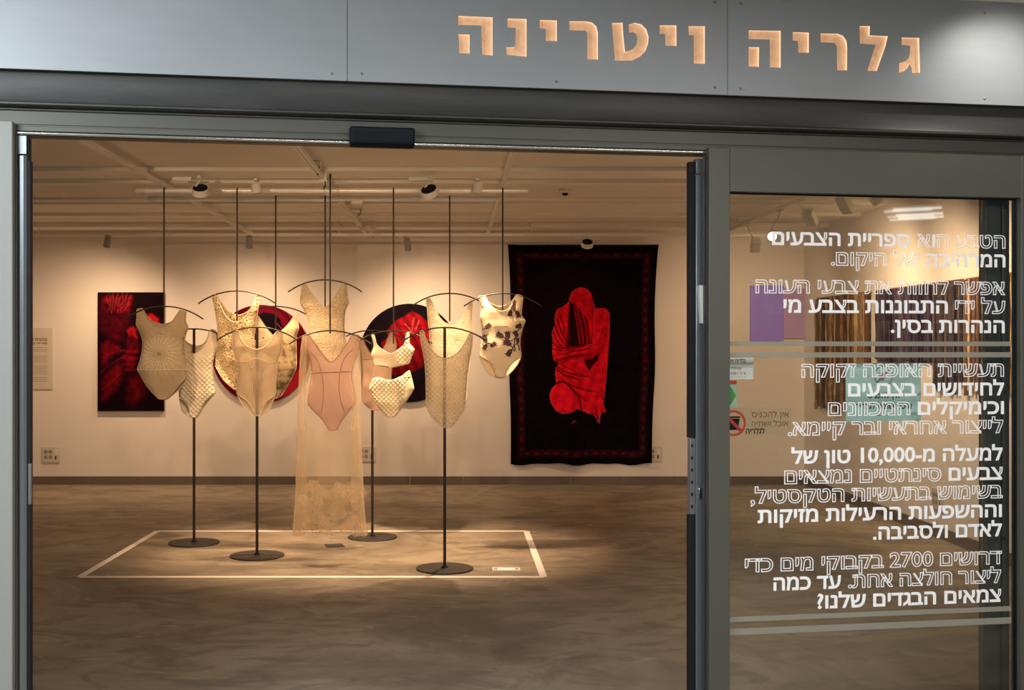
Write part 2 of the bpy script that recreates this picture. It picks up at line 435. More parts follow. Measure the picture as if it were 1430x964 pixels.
mb = MB(); mb.box((w0, -.010, wz1 - .006), (w1, -.004, wz1)); mb.box((w0, -.010, wz0), (w0 + .004, -.004, wz1)); mb.box((w1 - .010, -.010, wz0), (w1, -.004, wz1)); mb.build('gasket', M['rubber'], win)
GB = -.018
mb = MB(); fbox(mb, w0, w1, GB, GB + .008, wz0, wz1); mb.build('pane', M['glass'], win, smooth=False)
for y0, y1 in ((477, 483.5), (492, 499.5), (855, 862), (871, 880)):
    mb = MB(); fbox(mb, w0 + .001, fa(1412, GB), GB - .0008, GB - .0002, F(1200, y1, GB)[1], F(1200, y0, GB)[1]); mb.build('frosted_band', M['frost'], win, smooth=False)
O, B = False, True
LINES = [
 (344, 1078, 1404, [('הטבע ה', O), ('ו', B), ('א', O), (' ספריית הצבעים', B)]),
 (371.5, 1160, 1404, [('המרהיבה', B), (' של היקום.', O)]),
 (410, 1055, 1404, [('אפשר לחזות את צבעי העונה', O)]),
 (437, 1094, 1404, [('על ידי', O), (' התבוננות בצבע מי', B)]),
 (464.5, 1244, 1403, [('הנהרות בסין.', B)]),
 (526, 1119, 1402, [('תעשיית האופנה זקוקה', O)]),
 (552.5, 1184, 1402, [('לחידושים בצבעים', B)]),
 (579, 1156, 1402, [('וכימיקלים', B), (' המכוונים', O)]),
 (606, 1100, 1401, [('לייצור אחראי ובר קיימא.', O)]),
 (645, 1105, 1400, [('למעלה מ-10,000 טון של', B)]),
 (672.5, 1095, 1400, [('צבעים', B), (' סינתטיים נמצאים', O)]),
 (699, 1048, 1400, [('בשימוש בתעשיות הטקסטיל,', O)]),
 (726, 1058, 1399, [('וההשפעות הרעילות מזיקות', B)]),
 (751, 1219, 1399, [('לאדם ולסביבה.', B)]),
 (793, 1040, 1399, [('דרושים 2700 בקבוקי מים כדי', O)]),
 (819, 1080, 1398, [('ליצור חולצה אחת.', O), (' עד כמה', B)]),
 (845, 1141, 1398, [('צמאים הבגדים שלנו?', B)])]
for by, lx, rx, runs in LINES:
    mid = (lx + rx) / 2
    write_line(runs, fa(lx, GB), fa(rx, GB), F(mid, by, GB)[1], .0485, GB, 'lettering', M['vinyl'], win)

# sliding leaf parked behind it (door_1)
LB = .045
door = sroot('door_1', 'glazed sliding door leaf parked open behind the fixed glass panel', FM @ Vector((0, 0, 0)), (0, 0, TH))
d0, d1 = fa(972, LB), fa(1411, LB + .03)
ds = fa(1376, LB)
mb = MB(); fbox(mb, d0, fa(1010, LB), LB, LB + .045, .012, 2.228); mb.build('stile', M['jamb'], door, .003)
mb = MB(); fbox(mb, d0 + .002, fa(1010, LB), LB + .002, LB + .042, 2.233, 2.292); mb.build('stile_cap', M['jamb'], door, .002)
mb = MB(); fbox(mb, fa(963.5, LB), d0 - .0005, LB + .006, LB + .038, .012, ztop(720, 965, LB)); fbox(mb, fa(963.5, LB), d0 - .0005, LB + .006, LB + .038, ztop(612, 965, LB), 2.28); mb.build('rubber_seal', M['rubber'], door, .002)
mb = MB(); fbox(mb, fa(964.5, LB), d0 - .0005, LB + .004, LB + .036, ztop(719, 965, LB), ztop(613, 965, LB))
mb.build('strike_plate', M['jamb'], door, .001)
mb = MB()
for k in range(6): zz = ztop(710 - k * 17, 965, LB); fbox(mb, fa(965.5, LB), fa(968, LB), LB + .002, LB + .006, zz, zz + .012)
mb.build('strike_slot', M['rubber'], door)
mb = MB(); a = fa(977, LB); mb.lathe([(.008, 0), (.008, .006), (.005, .008)], 16, Matrix.Translation((a, LB - .0005, ztop(684, 977, LB))) @ Matrix.Rotation(PI / 2, 4, 'X')); mb.box((a - .005, LB - .006, ztop(697, 977, LB)), (a + .005, LB, ztop(687, 977, LB))); mb.build('lock_cylinder', M['chrome'], door, .001)
mb = MB(); a0, a1 = fa(977, LB - .03), fa(987, LB - .03)
mb.prism([(a0, ztop(399, 980, LB)), (a1 - .004, ztop(399, 980, LB)), (a1, ztop(404, 980, LB)), (a1 + .004, ztop(452, 980, LB)), (a0 + .010, ztop(452, 980, LB))], LB - .028, LB - .0002); mb.build('pull_handle', M['lampwhite'], door, .002)
mb = MB()
for x0, x1, dy in ((1376, 1381, 0), (1381.6, 1395, .006), (1395.6, 1400, .012), (1400.6, 1410, .002)): fbox(mb, fa(x0, LB), fa(x1, LB), LB + dy, LB + .045, .012, 2.29)
mb.build('stile', M['leafframe'], door, .0015)
mb = MB(); fbox(mb, fa(1010, LB), ds, LB + .002, LB + .043, 2.205, 2.29); mb.build('top_rail', M['leafframe'], door, .002)
mb = MB(); fbox(mb, fa(1010, LB), ds, LB + .002, LB + .043, .012, .11); mb.build('bottom_rail', M['leafframe'], door, .002)
SB = LB + .018
mb = MB(); fbox(mb, fa(1010, LB), ds, SB, SB + .008, .11, 2.205); mb.build('pane', M['leafglass'], door, smooth=False)
mb = MB()
for px, py in ((1404, 290), (1403, 548), (1402, 752)):
    a, z = F(px, py, LB); mb.lathe([(.007, 0), (.007, .003), (.004, .004)], 14, Matrix.Translation((a, LB + .002, z)) @ Matrix.Rotation(PI / 2, 4, 'X'))
mb.build('bolt', M['rubber'], door)

# ================================================================== SIGN OVER THE DOOR
PB = -.062
sign = fempty('gallery_sign', (0, 0, 2.54), 'long grey steel fascia sign with copper Hebrew letters over the doorway', 'sign')
sz0 = F(635, 118.5, PB)[1] - 2.54
seams = [-4.2, fa(485, PB), fa(1016, PB), 4.3]
LK = {'A': (630, 10, 6.217), 'B': (840, 20, 6.217), 'C': (1030, 25, 5.296)}
LET = [('C', [(1213,145),(1345,147),(1352,405),(1292,408),(1288,370),(1272,340),(1255,370),(1230,395),(1195,405),(1195,335),(1235,325),(1268,295),(1275,260),(1277,205),(1213,200)]),
 ('C', [(903,60),(980,60),(978,128),(1112,135),(1095,210),(1030,393),(960,392),(1020,198),(905,190)]),
 ('C', [(614,115),(740,116),(780,132),(806,168),(812,210),(810,388),(736,387),(734,210),(715,184),(614,180)]),
 ('C', [(408,105),(528,108),(528,258),(450,256),(446,170),(408,168)]),
 ('C', [(82,92),(320,95),(320,368),(240,366),(238,160),(82,156)], [(82,215),(160,217),(158,362),(82,360)]),
 ('B', [(755,103),(898,103),(898,430),(803,428),(800,183),(758,180)]),
 ('B', [(505,95),(650,95),(652,275),(555,272),(552,172),(505,170)]),
 ('B', [(90,75),(183,72),(190,180),(205,325),(235,320),(275,300),(305,260),(313,215),(300,170),(275,155),(238,160),(238,90),(290,72),(345,85),(390,130),(410,195),(405,255),(380,320),(330,370),(265,402),(118,402)]),
 ('A', [(1028,122),(1180,122),(1225,133),(1262,168),(1275,220),(1275,455),(1182,452),(1182,225),(1165,203),(1028,200)]),
 ('A', [(770,110),(918,115),(918,295),(822,293),(822,187),(770,184)]),
 ('A', [(490,97),(655,102),(655,430),(485,415),(478,350),(555,345),(562,180),(490,175)]),
 ('A', [(62,75),(360,88),(360,420),(270,412),(262,158),(62,155)], [(65,235),(160,238),(160,402),(70,400)])]
holes = []
for lt in LET:
    ox, oz, k = LK[lt[0]]; lps = []
    for lp in lt[1:]:
        q = [F(ox + x / k, oz + y / k, PB) for x, y in lp]; lps.append([(a, z - 2.54) for a, z in q])
    holes.append(lps)
    mb = MB()
    for q in lps:                              # copper tray: back plate and returns, open to the front
        k0 = len(mb.v); n = len(q); mb.v += [(a, PB + .0012, z) for a, z in q] + [(a, PB + .014, z) for a, z in q]
        mb.f += [(k0 + n + a, k0 + n + b, k0 + n + c) for a, b, c in geometry.tessellate_polygon([[Vector((a, z, 0)) for a, z in q]])]
    lo = mb.build('letter', M['copper'], sign, 0, False)
    mb = MB()
    for q in lps:
        k0 = len(mb.v); n = len(q); mb.v += [(a, PB + .0012, z) for a, z in q] + [(a, PB + .0138, z) for a, z in q]
        mb.f += [(k0 + i, k0 + (i + 1) % n, k0 + n + (i + 1) % n, k0 + n + i) for i in range(n)]
    mb.build('letter_return', M['copperedge'], lo, 0, False)
for i in range(3):
    a0, a1, zt_ = seams[i] + .0012, seams[i + 1] - .0012, ZO - 2.541
    lps = [q for hl in holes for q in hl if a0 < q[0][0] < a1]
    outer = [(a0, sz0), (a1, sz0), (a1, zt_), (a0, zt_)]
    loops = [outer] + lps; flat = [p for l in loops for p in l]
    mb = MB(); n = len(flat)
    mb.v = [(a, PB, z) for a, z in flat] + [(a, PB + .012, z) for a, z in outer]
    mb.f = [t_ for t_ in geometry.tessellate_polygon([[Vector((a, z, 0)) for a, z in l] for l in loops])]
    mb.f += [(k, (k + 1) % 4, n + (k + 1) % 4, n + k) for k in range(4)]
    mb.build('panel', M['sign'], sign, 0, False)
for px, py in ((463, 103), (505, 103), (777, 114), (998, 122), (1034, 124), (1375, 138), (998, 3), (1034, 5), (1375, 18)):
    a, z = F(px, py, PB)
    MB().lathe([(.0052, 0), (.0052, .0012), (.003, .0025)], 14, Matrix.Translation((a, PB, z - 2.54)) @ Matrix.Rotation(PI / 2, 4, 'X')).build('screw', M['jamb'], sign)

sn = fempty('door_sensor', (fa(534, -.05), 0, 2.30), 'black automatic door sensor box fixed on the header over the opening', 'sensor')
a0, a1 = fa(490, -.05) - fa(534, -.05), fa(578, -.05) - fa(534, -.05)
zt, zb = F(534, 177, -.05)[1] - 2.30, F(534, 205, -.05)[1] - 2.30
MB().prism([(-.008, zb), (-.030, zb), (-.050, zb + .014), (-.052, zt - .004), (-.046, zt), (-.008, zt)], a0, a1, RZ).build('housing', M['sensor'], sn, .003)
MB().box((a0 + .012, -.0535, zb + .02), (a1 - .012, -.0515, zb + .052)).build('lens_window', M['lampdark'], sn, .001)
MB().box((a0 - .004, -.047, zb + .004), (a0 - .0002, -.010, zt - .004)).build('end_cap', M['rubber'], sn, .001)
MB().box((a1 + .0002, -.047, zb + .004), (a1 + .004, -.010, zt - .004)).build('end_cap', M['rubber'], sn, .001)

# notices stuck on the sliding leaf
NBb = SB - .0015
def notice(name, px0, px1, py0, py1, mat, label, th=.0008):
    m = (px0 + px1) / 2
    a0, a1 = fa(px0, NBb), fa(px1, NBb); z1, z0 = F(m, py0, NBb)[1], F(m, py1, NBb)[1]
    r = fempty(name, ((a0 + a1) / 2, NBb, z0), label, 'notice')
    w, h = (a1 - a0) / 2, z1 - z0
    MB().box((-w, 0, 0), (w, th, h)).build('sheet', mat, r, 0, False)
    return r, w, h
def ntext(r, s, x0, x1, z, h, mat, bold=0.0):
    v, fs = words_at(s, x0, x1, z, h, -.0006, bold); mb = MB(); mb.add(v, fs); return mb.build('lettering', mat, r, 0, False)
def ring(r, cx, cz, rad, wid, mat, name, y=-.0006):
    mb = MB(); n = 40; k = len(mb.v)
    vs = [(cx + q * math.cos(2 * PI * i / n), y, cz + q * math.sin(2 * PI * i / n)) for q in (rad, rad - wid) for i in range(n)]
    mb.add(vs, [(i, (i + 1) % n, n + (i + 1) % n, n + i) for i in range(n)]); return mb.build(name, mat, r, 0, False)
r, w, h = notice('opening_hours_notice', 972, 1052, 498, 530, M['paper'], 'white paper with opening hours on the door glass, cut by the stile')
ntext(r, 'גלריה ויטרינה', -.02, w - .034, h * .72, .014, M['inkblack'], .012)
ntext(r, 'שעות פתיחה', .02, w - .050, h * .42, .010, M['inkblack'])
ntext(r, "א'-ה' | 10:00-20:00", -.02, w - .032, h * .20, .010, M['inkblack'])
MB().box((-.02, -.0006, h * .10), (w - .03, -.0002, h * .10 + .001)).build('rule', M['inkgrey'], r)
r, w, h = notice('exit_arrow_sticker', 985, 1029, 537, 570, M['palegreen'], 'pale green exit sticker with green arrow and red top bar')
MB().box((-w + .001, -.0007, h + .000), (w - .001, .0005, h + .015)).build('red_bar', M['signred'], r)
ntext(r, 'יציאה', .0, w - .008, h + .004, .006, M['vinyl'], .01)
MB().prism([(w - .060, h * .40), (w - .030, h * .40), (w - .036, h * .14), (w - .026, h * .14), (w - .004, h * .52), (w - .026, h * .90), (w - .036, h * .90), (w - .030, h * .62), (w - .060, h * .62)], -.0008, -.0002).build('arrow', M['green'], r)
r, w, h = notice('food_ban_sticker', 1000, 1104, 570, 608, M['clearfilm'], 'clear sticker with brown no food or drink text and red prohibition ring')
ntext(r, 'אין להכניס', w - .165, w - .008, h * .66, .020, M['inkbrown'], .004)
ntext(r, 'אוכל ושתיה', w - .165, w - .010, h * .32, .020, M['inkbrown'], .004)
ntext(r, 'לגלריה', w - .19, w - .11, h * .06, .018, M['inkblack'], .02)
cx = w - .242
MB().prism([(cx - .020, h * .20), (cx + .020, h * .20), (cx + .026, h * .62), (cx - .026, h * .62)], -.0006, -.0002).build('cup_symbol', M['inkblack'], r)
MB().box((cx - .029, -.0006, h * .64), (cx + .029, -.0002, h * .70)).build('cup_symbol', M['inkblack'], r)
ring(r, cx, h * .45, .052, .009, M['signred'], 'prohibition_ring', -.001)
MB().prism([(cx - .042, h * .45 + .032), (cx - .032, h * .45 + .040), (cx + .042, h * .45 - .032), (cx + .032, h * .45 - .040)], -.0012, -.0009).build('slash', M['signred'], r)
r, w, h = notice('mint_notice', 1181, 1286, 507, 589, M['mint'], 'square mint green notice with round ban symbol on the door glass')
ntext(r, 'אין להכניס', -.070, .072, h * .40, .019, M['inkblack'], .018)
ntext(r, 'אוכל ושתיה לגלריה', -.125, .125, h * .22, .019, M['inkblack'], .018)
MB().box((-.03, -.0006, h * .10), (.03, -.0002, h * .115)).build('rule', M['inkgrey'], r)
ring(r, .0, h * .78, .042, .005, M['inkgrey'], 'prohibition_ring')
MB().prism([(-.032, h * .78 - .026), (-.026, h * .78 - .031), (.032, h * .78 + .026), (.026, h * .78 + .031)], -.0008, -.0003).build('slash', M['inkgrey'], r)
MB().prism([(-.018, h * .78 - .020), (.002, h * .78 - .020), (.005, h * .78 + .012), (-.021, h * .78 + .012)], -.0006, -.0002).build('cup_symbol', M['inkgrey'], r)

# ================================================================== FLOOR MARKINGS
tp = thing('floor_tape', 'white tape rectangle on the concrete floor around the stands', 'tape')
def fl(px, py):
    d = EYE * FPX / (py - CY); return Vector(((px - CX) / FPX * d, d, 0))
A, Bq, Cq, Dq = fl(112, 806), fl(759, 806), fl(735, 742), fl(220, 742)
def strip(p, q, w0):
    dr = (q - p).normalized(); nr = Vector((-dr.y, dr.x, 0)) * w0 / 2
    mb = MB(); mb.add([p - nr, q - nr, q + nr, p + nr, *(v + Vector((0, 0, .0012)) for v in (p - nr, q - nr, q + nr, p + nr))], [(0, 1, 2, 3), (4, 5, 6, 7), (0, 1, 5, 4), (1, 2, 6, 5), (2, 3, 7, 6), (3, 0, 4, 7)])
    mb.build('tape_strip', M['tape'], tp, 0, False)
e = Vector((.024, 0, 0)); z1 = Vector((0, 0, .0004))
strip(A, Bq, .05); strip(Dq, Cq, .05); strip(A + z1, Dq + z1, .05); strip(Bq + z1, Cq + z1, .05)
c0 = fl(707, 795.5)
r = thing('caption_card', 'small white caption card lying on the floor at the front tape corner', 'card', c0)
MB().box((-.095, -.05, 0), (.095, .05, .004)).build('sheet', M['paper'], r, .001)
MB().box((-.085, -.03, .004), (-.06, .03, .0046)).build('print', M['inkgrey'], r); MB().box((.06, -.03, .004), (.085, .03, .0046)).build('print', M['inkgrey'], r)
c0 = fl(467, 762.5)
r = thing('floor_socket', 'dark square floor socket cover in the concrete below the long dress', 'socket', c0, rot=(0, 0, .25))
MB().box((-.07, -.07, 0), (.07, .07, .004)).build('cover', M['plaststand'], r, .001)
MB().box((-.055, -.055, .004), (.055, .055, .0055)).build('lid', M['beam'], r, .001)

# ================================================================== STANDS, RODS, HANGERS
APX = {}
def arc_pts(hw=.295, sag=.097, n=28):
    R = (hw * hw + sag * sag) / (2 * sag); th = math.asin(hw / R)
    return [(R * math.sin(a), 0, R * math.cos(a) - R) for a in np.linspace(-th, th, n)]
def stand(px, apy, base_py, ends, label):
    d = EYE * FPX / (base_py - CY); x = (px - CX) / FPX * d
    r = thing('display_stand', label, 'stand', (x, d, 0), 'black floor stands inside the tape rectangle')
    za = EYE + (CY - apy) / FPX * d
    MB().lathe([(.196, 0), (.2, .003), (.2, .008), (.197, .011), (.03, .012)], 48).build('base', M['plaststand'], r)
    MB().lathe([(.022, .012), (.022, .022), (.013, .026)], 20).build('collar', M['blacksteel'], r)
    MB().tube([(0, 0, .012), (0, 0, za)], .0105, 14).build('pole', M['blacksteel'], r)
    o = MB().tube([(p[0], p[1], p[2] + za) for p in arc_pts()], .0055, 10).build('hanger_bar', M['blacksteel'], r)
    return d, x, za
def hanger(px, apy, d, top, label, yaw=0.0, below=.02, over=True):
    x = (px - CX) / FPX * d; za = EYE + (CY - apy) / FPX * d
    r = thing('hanging_rod', label, 'hanger', (x, d, za), 'black rods hanging from the ceiling pipes')
    hook = [(0, 0, top - za)] if not over else [(0, 0, top - za - .03)] + [(0, .020 - .020 * math.cos(a), top - za + .020 * math.sin(a)) for a in np.linspace(0, PI * 1.15, 9)]
    MB().tube([(0, 0, -below)] + [(0, 0, top - za - .03)], .006, 10).build('rod', M['blacksteel'], r)
    MB().tube(hook, .0058, 10).build('hook', M['blacksteel'], r)
    c, s_ = math.cos(yaw), math.sin(yaw)
    MB().tube([(p[0] * c, p[0] * s_, p[2]) for p in arc_pts()], .0055, 10).build('hanger_bar', M['blacksteel'], r)
    return d, x, za
DF, DR = 8.70, 9.15
ZP = 2.735
# carrying pipes
for d, x0, x1, lab in ((DF + .02, 190, 737, 'nearer of the two metal pipes carrying the hanging rods'), (DR + .02, 207, 718, 'farther of the two metal pipes carrying the hanging rods')):
    xa, xb = (x0 - CX) / FPX * d, (x1 - CX) / FPX * d
    r = thing('support_pipe', lab, 'pipe', ((xa + xb) / 2, d, ZP), 'metal pipes under the ceiling tracks')
    L = (xb - xa) / 2
    RY = Matrix.Rotation(PI / 2, 4, 'Y')
    MB().lathe([(.016, -L), (.020, -L), (.020, L), (.016, L), (.016, L - .04), (.001, L - .04)], 20, RY).build('pipe_body', M['pipe'], r)
    MB().lathe([(.0212, -L), (.0212, -L + .07)], 20, RY).build('pipe_sleeve', M['lampwhite'], r)
H = {}
H['A'] = hanger(229, 428, DF, ZP, 'black hanger rod holding the beige suit with sunburst embroidery', .05, .01)
H['B'] = hanger(331, 406.5, DF, ZP, 'black hanger rod holding the gold netted suit', 0, 0.22)
H['C'] = hanger(385, 428, DR, ZP, 'black hanger rod holding the thin-strapped V-neck suit with brown mottled bottom', 0, 0.22)
H['D'] = hanger(454, 391, DR, ZP, 'black hanger rod holding the cream lace V-neck suit', 0, 0.22)
H['E'] = hanger(461, 462, 8.25, 2.775, 'black hanger rod holding the nude suit with long sheer skirt')
H['F'] = hanger(549.5, 462, DF, ZP, 'black hanger rod holding the quilted two-piece', 0, 0.10)
H['G'] = hanger(628, 410, DR, ZP, 'black hanger rod holding the cream lace suit behind the sheer checked suit', 0, 0.22)
H['H'] = hanger(702, 410, DF, ZP, 'black hanger rod holding the suit with dark flower embroidery', 0, 0.13)
H['1'] = stand(271, 459.5, 759, None, 'black round-based stand holding the white quilted suit')
H['2'] = stand(359, 457, 777, None, 'black round-based stand holding the sheer panelled suit, beside the front tape')
H['3'] = stand(520, 461.5, 751, None, 'black round-based stand holding the rosy tank suit, farthest back')
H['4'] = stand(621, 457.5, 795, None, 'black round-based stand holding the sheer checked suit, nearest the door')

# ================================================================== GARMENTS
def chaikin(p, n=1, k=.18):
    for _ in range(n):
        q = []
        for i in range(len(p)):
            a, b = p[i], p[(i + 1) % len(p)]; kk = k; k = min(k, .007 / max(math.hypot(b[0] - a[0], b[1] - a[1]), 1e-6))
            q += [(a[0] * (1 - k) + b[0] * k, a[1] * (1 - k) + b[1] * k), (a[0] * k + b[0] * (1 - k), a[1] * k + b[1] * (1 - k))]; k = kk
        p = q
    return p
def span(poly, z):
    xs = []
    n = len(poly)
    for i in range(n):
        (x0, z0), (x1, z1) = poly[i], poly[(i + 1) % n]
        if (z0 <= z) != (z1 <= z): xs.append(x0 + (z - z0) / (z1 - z0) * (x1 - x0))
    return (min(xs), max(xs)) if xs else None
CROPS = {'a': (180, 420, 5.357), 'b': (290, 400, 5.073), 'c': (500, 400, 4.5875), 'd': (400, 380, 4.192), 'e': (655, 400, 6.883), 'p': (0, 0, 1.0), 'l': (400, 560, 3.704)}
class Shell:
    def __init__(s, H_, crop, front, back=None, D=.05, taper=.25):
        s.d, s.x, s.z = H_; ox, oz, k = CROPS[crop]
        loc = lambda pts: [(((ox + X / k) - CX) / FPX * s.d - s.x, EYE + (CY - (oz + Y / k)) / FPX * s.d - s.z) for X, Y in pts]
        s.loc = loc
        s.fr = chaikin(loc(front)); s.bk = chaikin(loc(back)) if back else s.fr
        zs = [p[1] for p in s.fr + s.bk]; s.z0, s.z1 = min(zs), max(zs); s.D, s.tp = D, taper
        s.wr = random.uniform(0, 9)
    def half(s, x, z):
        sp = [q for q in (span(s.fr, z), span(s.bk, z)) if q]
        if not sp:
            zz = min(max(z, s.z0 + 1e-4), s.z1 - 1e-4); sp = [q for q in (span(s.fr, zz), span(s.bk, zz)) if q]
            if not sp: return 0.0
        a, b = min(q[0] for q in sp), max(q[1] for q in sp)
        u = (x - (a + b) / 2) / max((b - a) / 2, 1e-5)
        tt = (z - s.z0) / (s.z1 - s.z0)
        g = min(1, max(0, (1 - tt) / .22)); g = g * g * (3 - 2 * g)
        lo = min(1, max(0, tt / .35)); lo = s.tp + (1 - s.tp) * lo * lo * (3 - 2 * lo)
        return s.D * (.10 + .90 * g) * lo * math.sqrt(max(0, 1 - min(1, u * u)))
    def y(s, x, z, side):
        h = s.half(x, z)
        w = .0035 * math.sin(23 * x + 31 * z + s.wr) * math.sin(14 * z - 19 * x + s.wr * 2) + .002 * math.sin(55 * x + 20 * z + s.wr)
        return side * h + w * min(1, h / .02)
    def panel(s, poly, side, step=.018, puff=None):
        bm = bmesh.new(); vs = [bm.verts.new((x, 0, z)) for x, z in poly]
        for tr in geometry.tessellate_polygon([[Vector((x, z, 0)) for x, z in poly]]):
            try: bm.faces.new([vs[i] for i in tr])
            except ValueError: pass
        xs = [p[0] for p in poly]; zs = [p[1] for p in poly]
        for ax, lo, hi in ((0, min(xs), max(xs)), (2, min(zs), max(zs))):
            no = (1, 0, 0) if ax == 0 else (0, 0, 1)
            q = lo + step * .5
            while q < hi:
                cpt = [0, 0, 0]; cpt[ax] = q
                bmesh.ops.bisect_plane(bm, geom=bm.verts[:] + bm.edges[:] + bm.faces[:], dist=1e-5, plane_co=cpt, plane_no=no); q += step
        bmesh.ops.remove_doubles(bm, verts=bm.verts[:], dist=1e-5)
        for v in bm.verts:
            x, z = v.co.x, v.co.z; yy = s.y(x, z, side)
            if puff: yy += side * puff(x, z) * min(1, s.half(x, z) / (s.D * .3))
            v.co.y = yy
        bmesh.ops.triangulate(bm, faces=[f for f in bm.faces if len(f.verts) > 4])
        bm.verts.ensure_lookup_table(); bm.verts.index_update()
        V = [tuple(v.co) for v in bm.verts]; Fc = [tuple(v.index for v in f.verts) for f in bm.faces]; bm.free(); return V, Fc
    def body(s, name, mat, parent=None, step=.018, puff=None, thick=.002, bpuff=None):
        mb = MB(); mb.add(*s.panel(s.fr, -1, step, puff)); mb.add(*s.panel(s.bk, 1, step, bpuff))
        me = bpy.data.meshes.new(name); me.from_pydata(mb.v, [], mb.f)
        bm = bmesh.new(); bm.from_mesh(me); bmesh.ops.remove_doubles(bm, verts=bm.verts[:], dist=.0012); bmesh.ops.recalc_face_normals(bm, faces=bm.faces[:]); bm.to_mesh(me); bm.free()
        o = link(name, me, mat, parent)
        if parent is None: o.location = (s.x, s.d, s.z)
        me.set_sharp_from_angle(angle=math.radians(75))
        if thick:
            m = o.modifiers.new('cloth', 'SOLIDIFY'); m.thickness = thick; m.offset = 0
        return o
    def seam(s, pts, r=.0028, closed=False, side=-1, lift=.002, sub=6, raw=False):
        """tube lying on the cloth through points given in crop coordinates (or local when raw)"""
        q = pts if raw else s.loc(pts); out = []
        n = len(q); rng = range(n if closed else n - 1)
        for i in rng:
            a, b = Vector(q[i]), Vector(q[(i + 1) % n])
            for k in range(sub): p = a.lerp(b, k / sub); out.append(p)
        if not closed: out.append(Vector(q[-1]))
        else: out.append(out[0])
        for _ in range(3):
            out = [out[0]] + [(out[i - 1] + out[i] * 2 + out[i + 1]) / 4 for i in range(1, len(out) - 1)] + [out[-1]]
        return [(p.x, s.y(p.x, p.y, side) + side * lift, p.y) for p in out]
    def edging(s, mat, parent, r=.0032, back=True):
        for side, poly in ((-1, s.fr), (1, s.bk)):
            if side == 1 and not back: continue
            MB().tube(s.seam(poly, closed=True, side=side, lift=0, sub=2, raw=True), r, 6).build('edging', mat, parent)

def cloth(name, col, var=.08, rough=.85, hfun=None, st=.5, dist=.006, alpha=1.0, colfun=None, sheen=.15, glow=.25):
    """woven cloth: some light comes through it (translucent share), optional relief and see-through share"""
    t = NT(name); nz = t.noise(14, 5); fine = t.noise(420, 2)
    c = t.mix(nz, tuple(v * (1 - var) for v in col), tuple(min(1, v * (1 + var)) for v in col))
    h = fine; k = .12
    if hfun: h = t.math('ADD', hfun(t), t.math('MULTIPLY', fine, .06)); k = st
    if colfun: c = colfun(t, c)
    nm = t.bump(h, k, dist)
    p = t.pbr(c, rough, 0, nm, **{'Sheen Weight': sheen})
    tr = t.n('ShaderNodeBsdfTranslucent', {'Color': c})
    sh = t.mixsh(glow, p, tr)
    if callable(alpha) or alpha < 1:
        a = alpha(t) if callable(alpha) else alpha
        sh = t.mixsh(a, t.n('ShaderNodeBsdfTransparent', {0: (1, 1, 1)}), sh)
    return t.fin(sh)
def quilt_h(k):
    def f(t):
        x, y, z = t.xyz(); a = t.math('ABSOLUTE', t.math('SINE', t.math('MULTIPLY', t.math('ADD', x, z), k)))
        b = t.math('ABSOLUTE', t.math('SINE', t.math('MULTIPLY', t.math('SUBTRACT', x, z), k)))
        return t.math('POWER', t.math('MULTIPLY', a, b), .5)
    return f
def cells(scale, lo, hi, stretch=(1, 1, 1)):
    def f(t):
        v = t.n('ShaderNodeTexVoronoi', {'Vector': t.mapv(stretch), 'Scale': scale}, feature='DISTANCE_TO_EDGE').outputs['Distance']
        return t.n('ShaderNodeMapRange', {'Value': v, 1: lo, 2: hi, 3: 1.0, 4: 0.0}).outputs[0]
    return f
def petals(t, cx, cz, k=12):
    x, y, z = t.xyz(); dx = t.math('SUBTRACT', x, cx); dz = t.math('SUBTRACT', z, cz)
    r = t.math('SQRT', t.math('ADD', t.math('MULTIPLY', dx, dx), t.math('MULTIPLY', dz, dz)))
    an = t.math('ARCTAN2', dz, dx)
    nz = t.math('MULTIPLY', t.noise(16, 3), 1.2)
    w = t.math('SINE', t.math('ADD', t.math('MULTIPLY', an, k), t.math('ADD', nz, t.math('MULTIPLY', t.math('SINE', t.math('MULTIPLY', r, 55)), .5))))
    w2 = t.math('SINE', t.math('ADD', t.math('MULTIPLY', r, 120), t.math('MULTIPLY', t.math('COSINE', t.math('MULTIPLY', an, k / 2)), 2.6)))
    fall = t.n('ShaderNodeMapRange', {'Value': r, 1: .10, 2: .19, 3: 1.0, 4: 0.12}).outputs[0]
    m = t.math('MAXIMUM', t.math('ABSOLUTE', w), t.math('MULTIPLY', t.math('ABSOLUTE', w2), .8))
    return t.math('MULTIPLY', m, fall)
CREAM = (.84, .74, .56)
M['bind'] = cloth('cream_binding', (.74, .63, .45))
M['bindtan'] = cloth('tan_binding', (.58, .46, .32))
def Q(k, amp): return lambda x, z: amp * math.sqrt(abs(math.sin((x + z) * k) * math.sin((x - z) * k)))

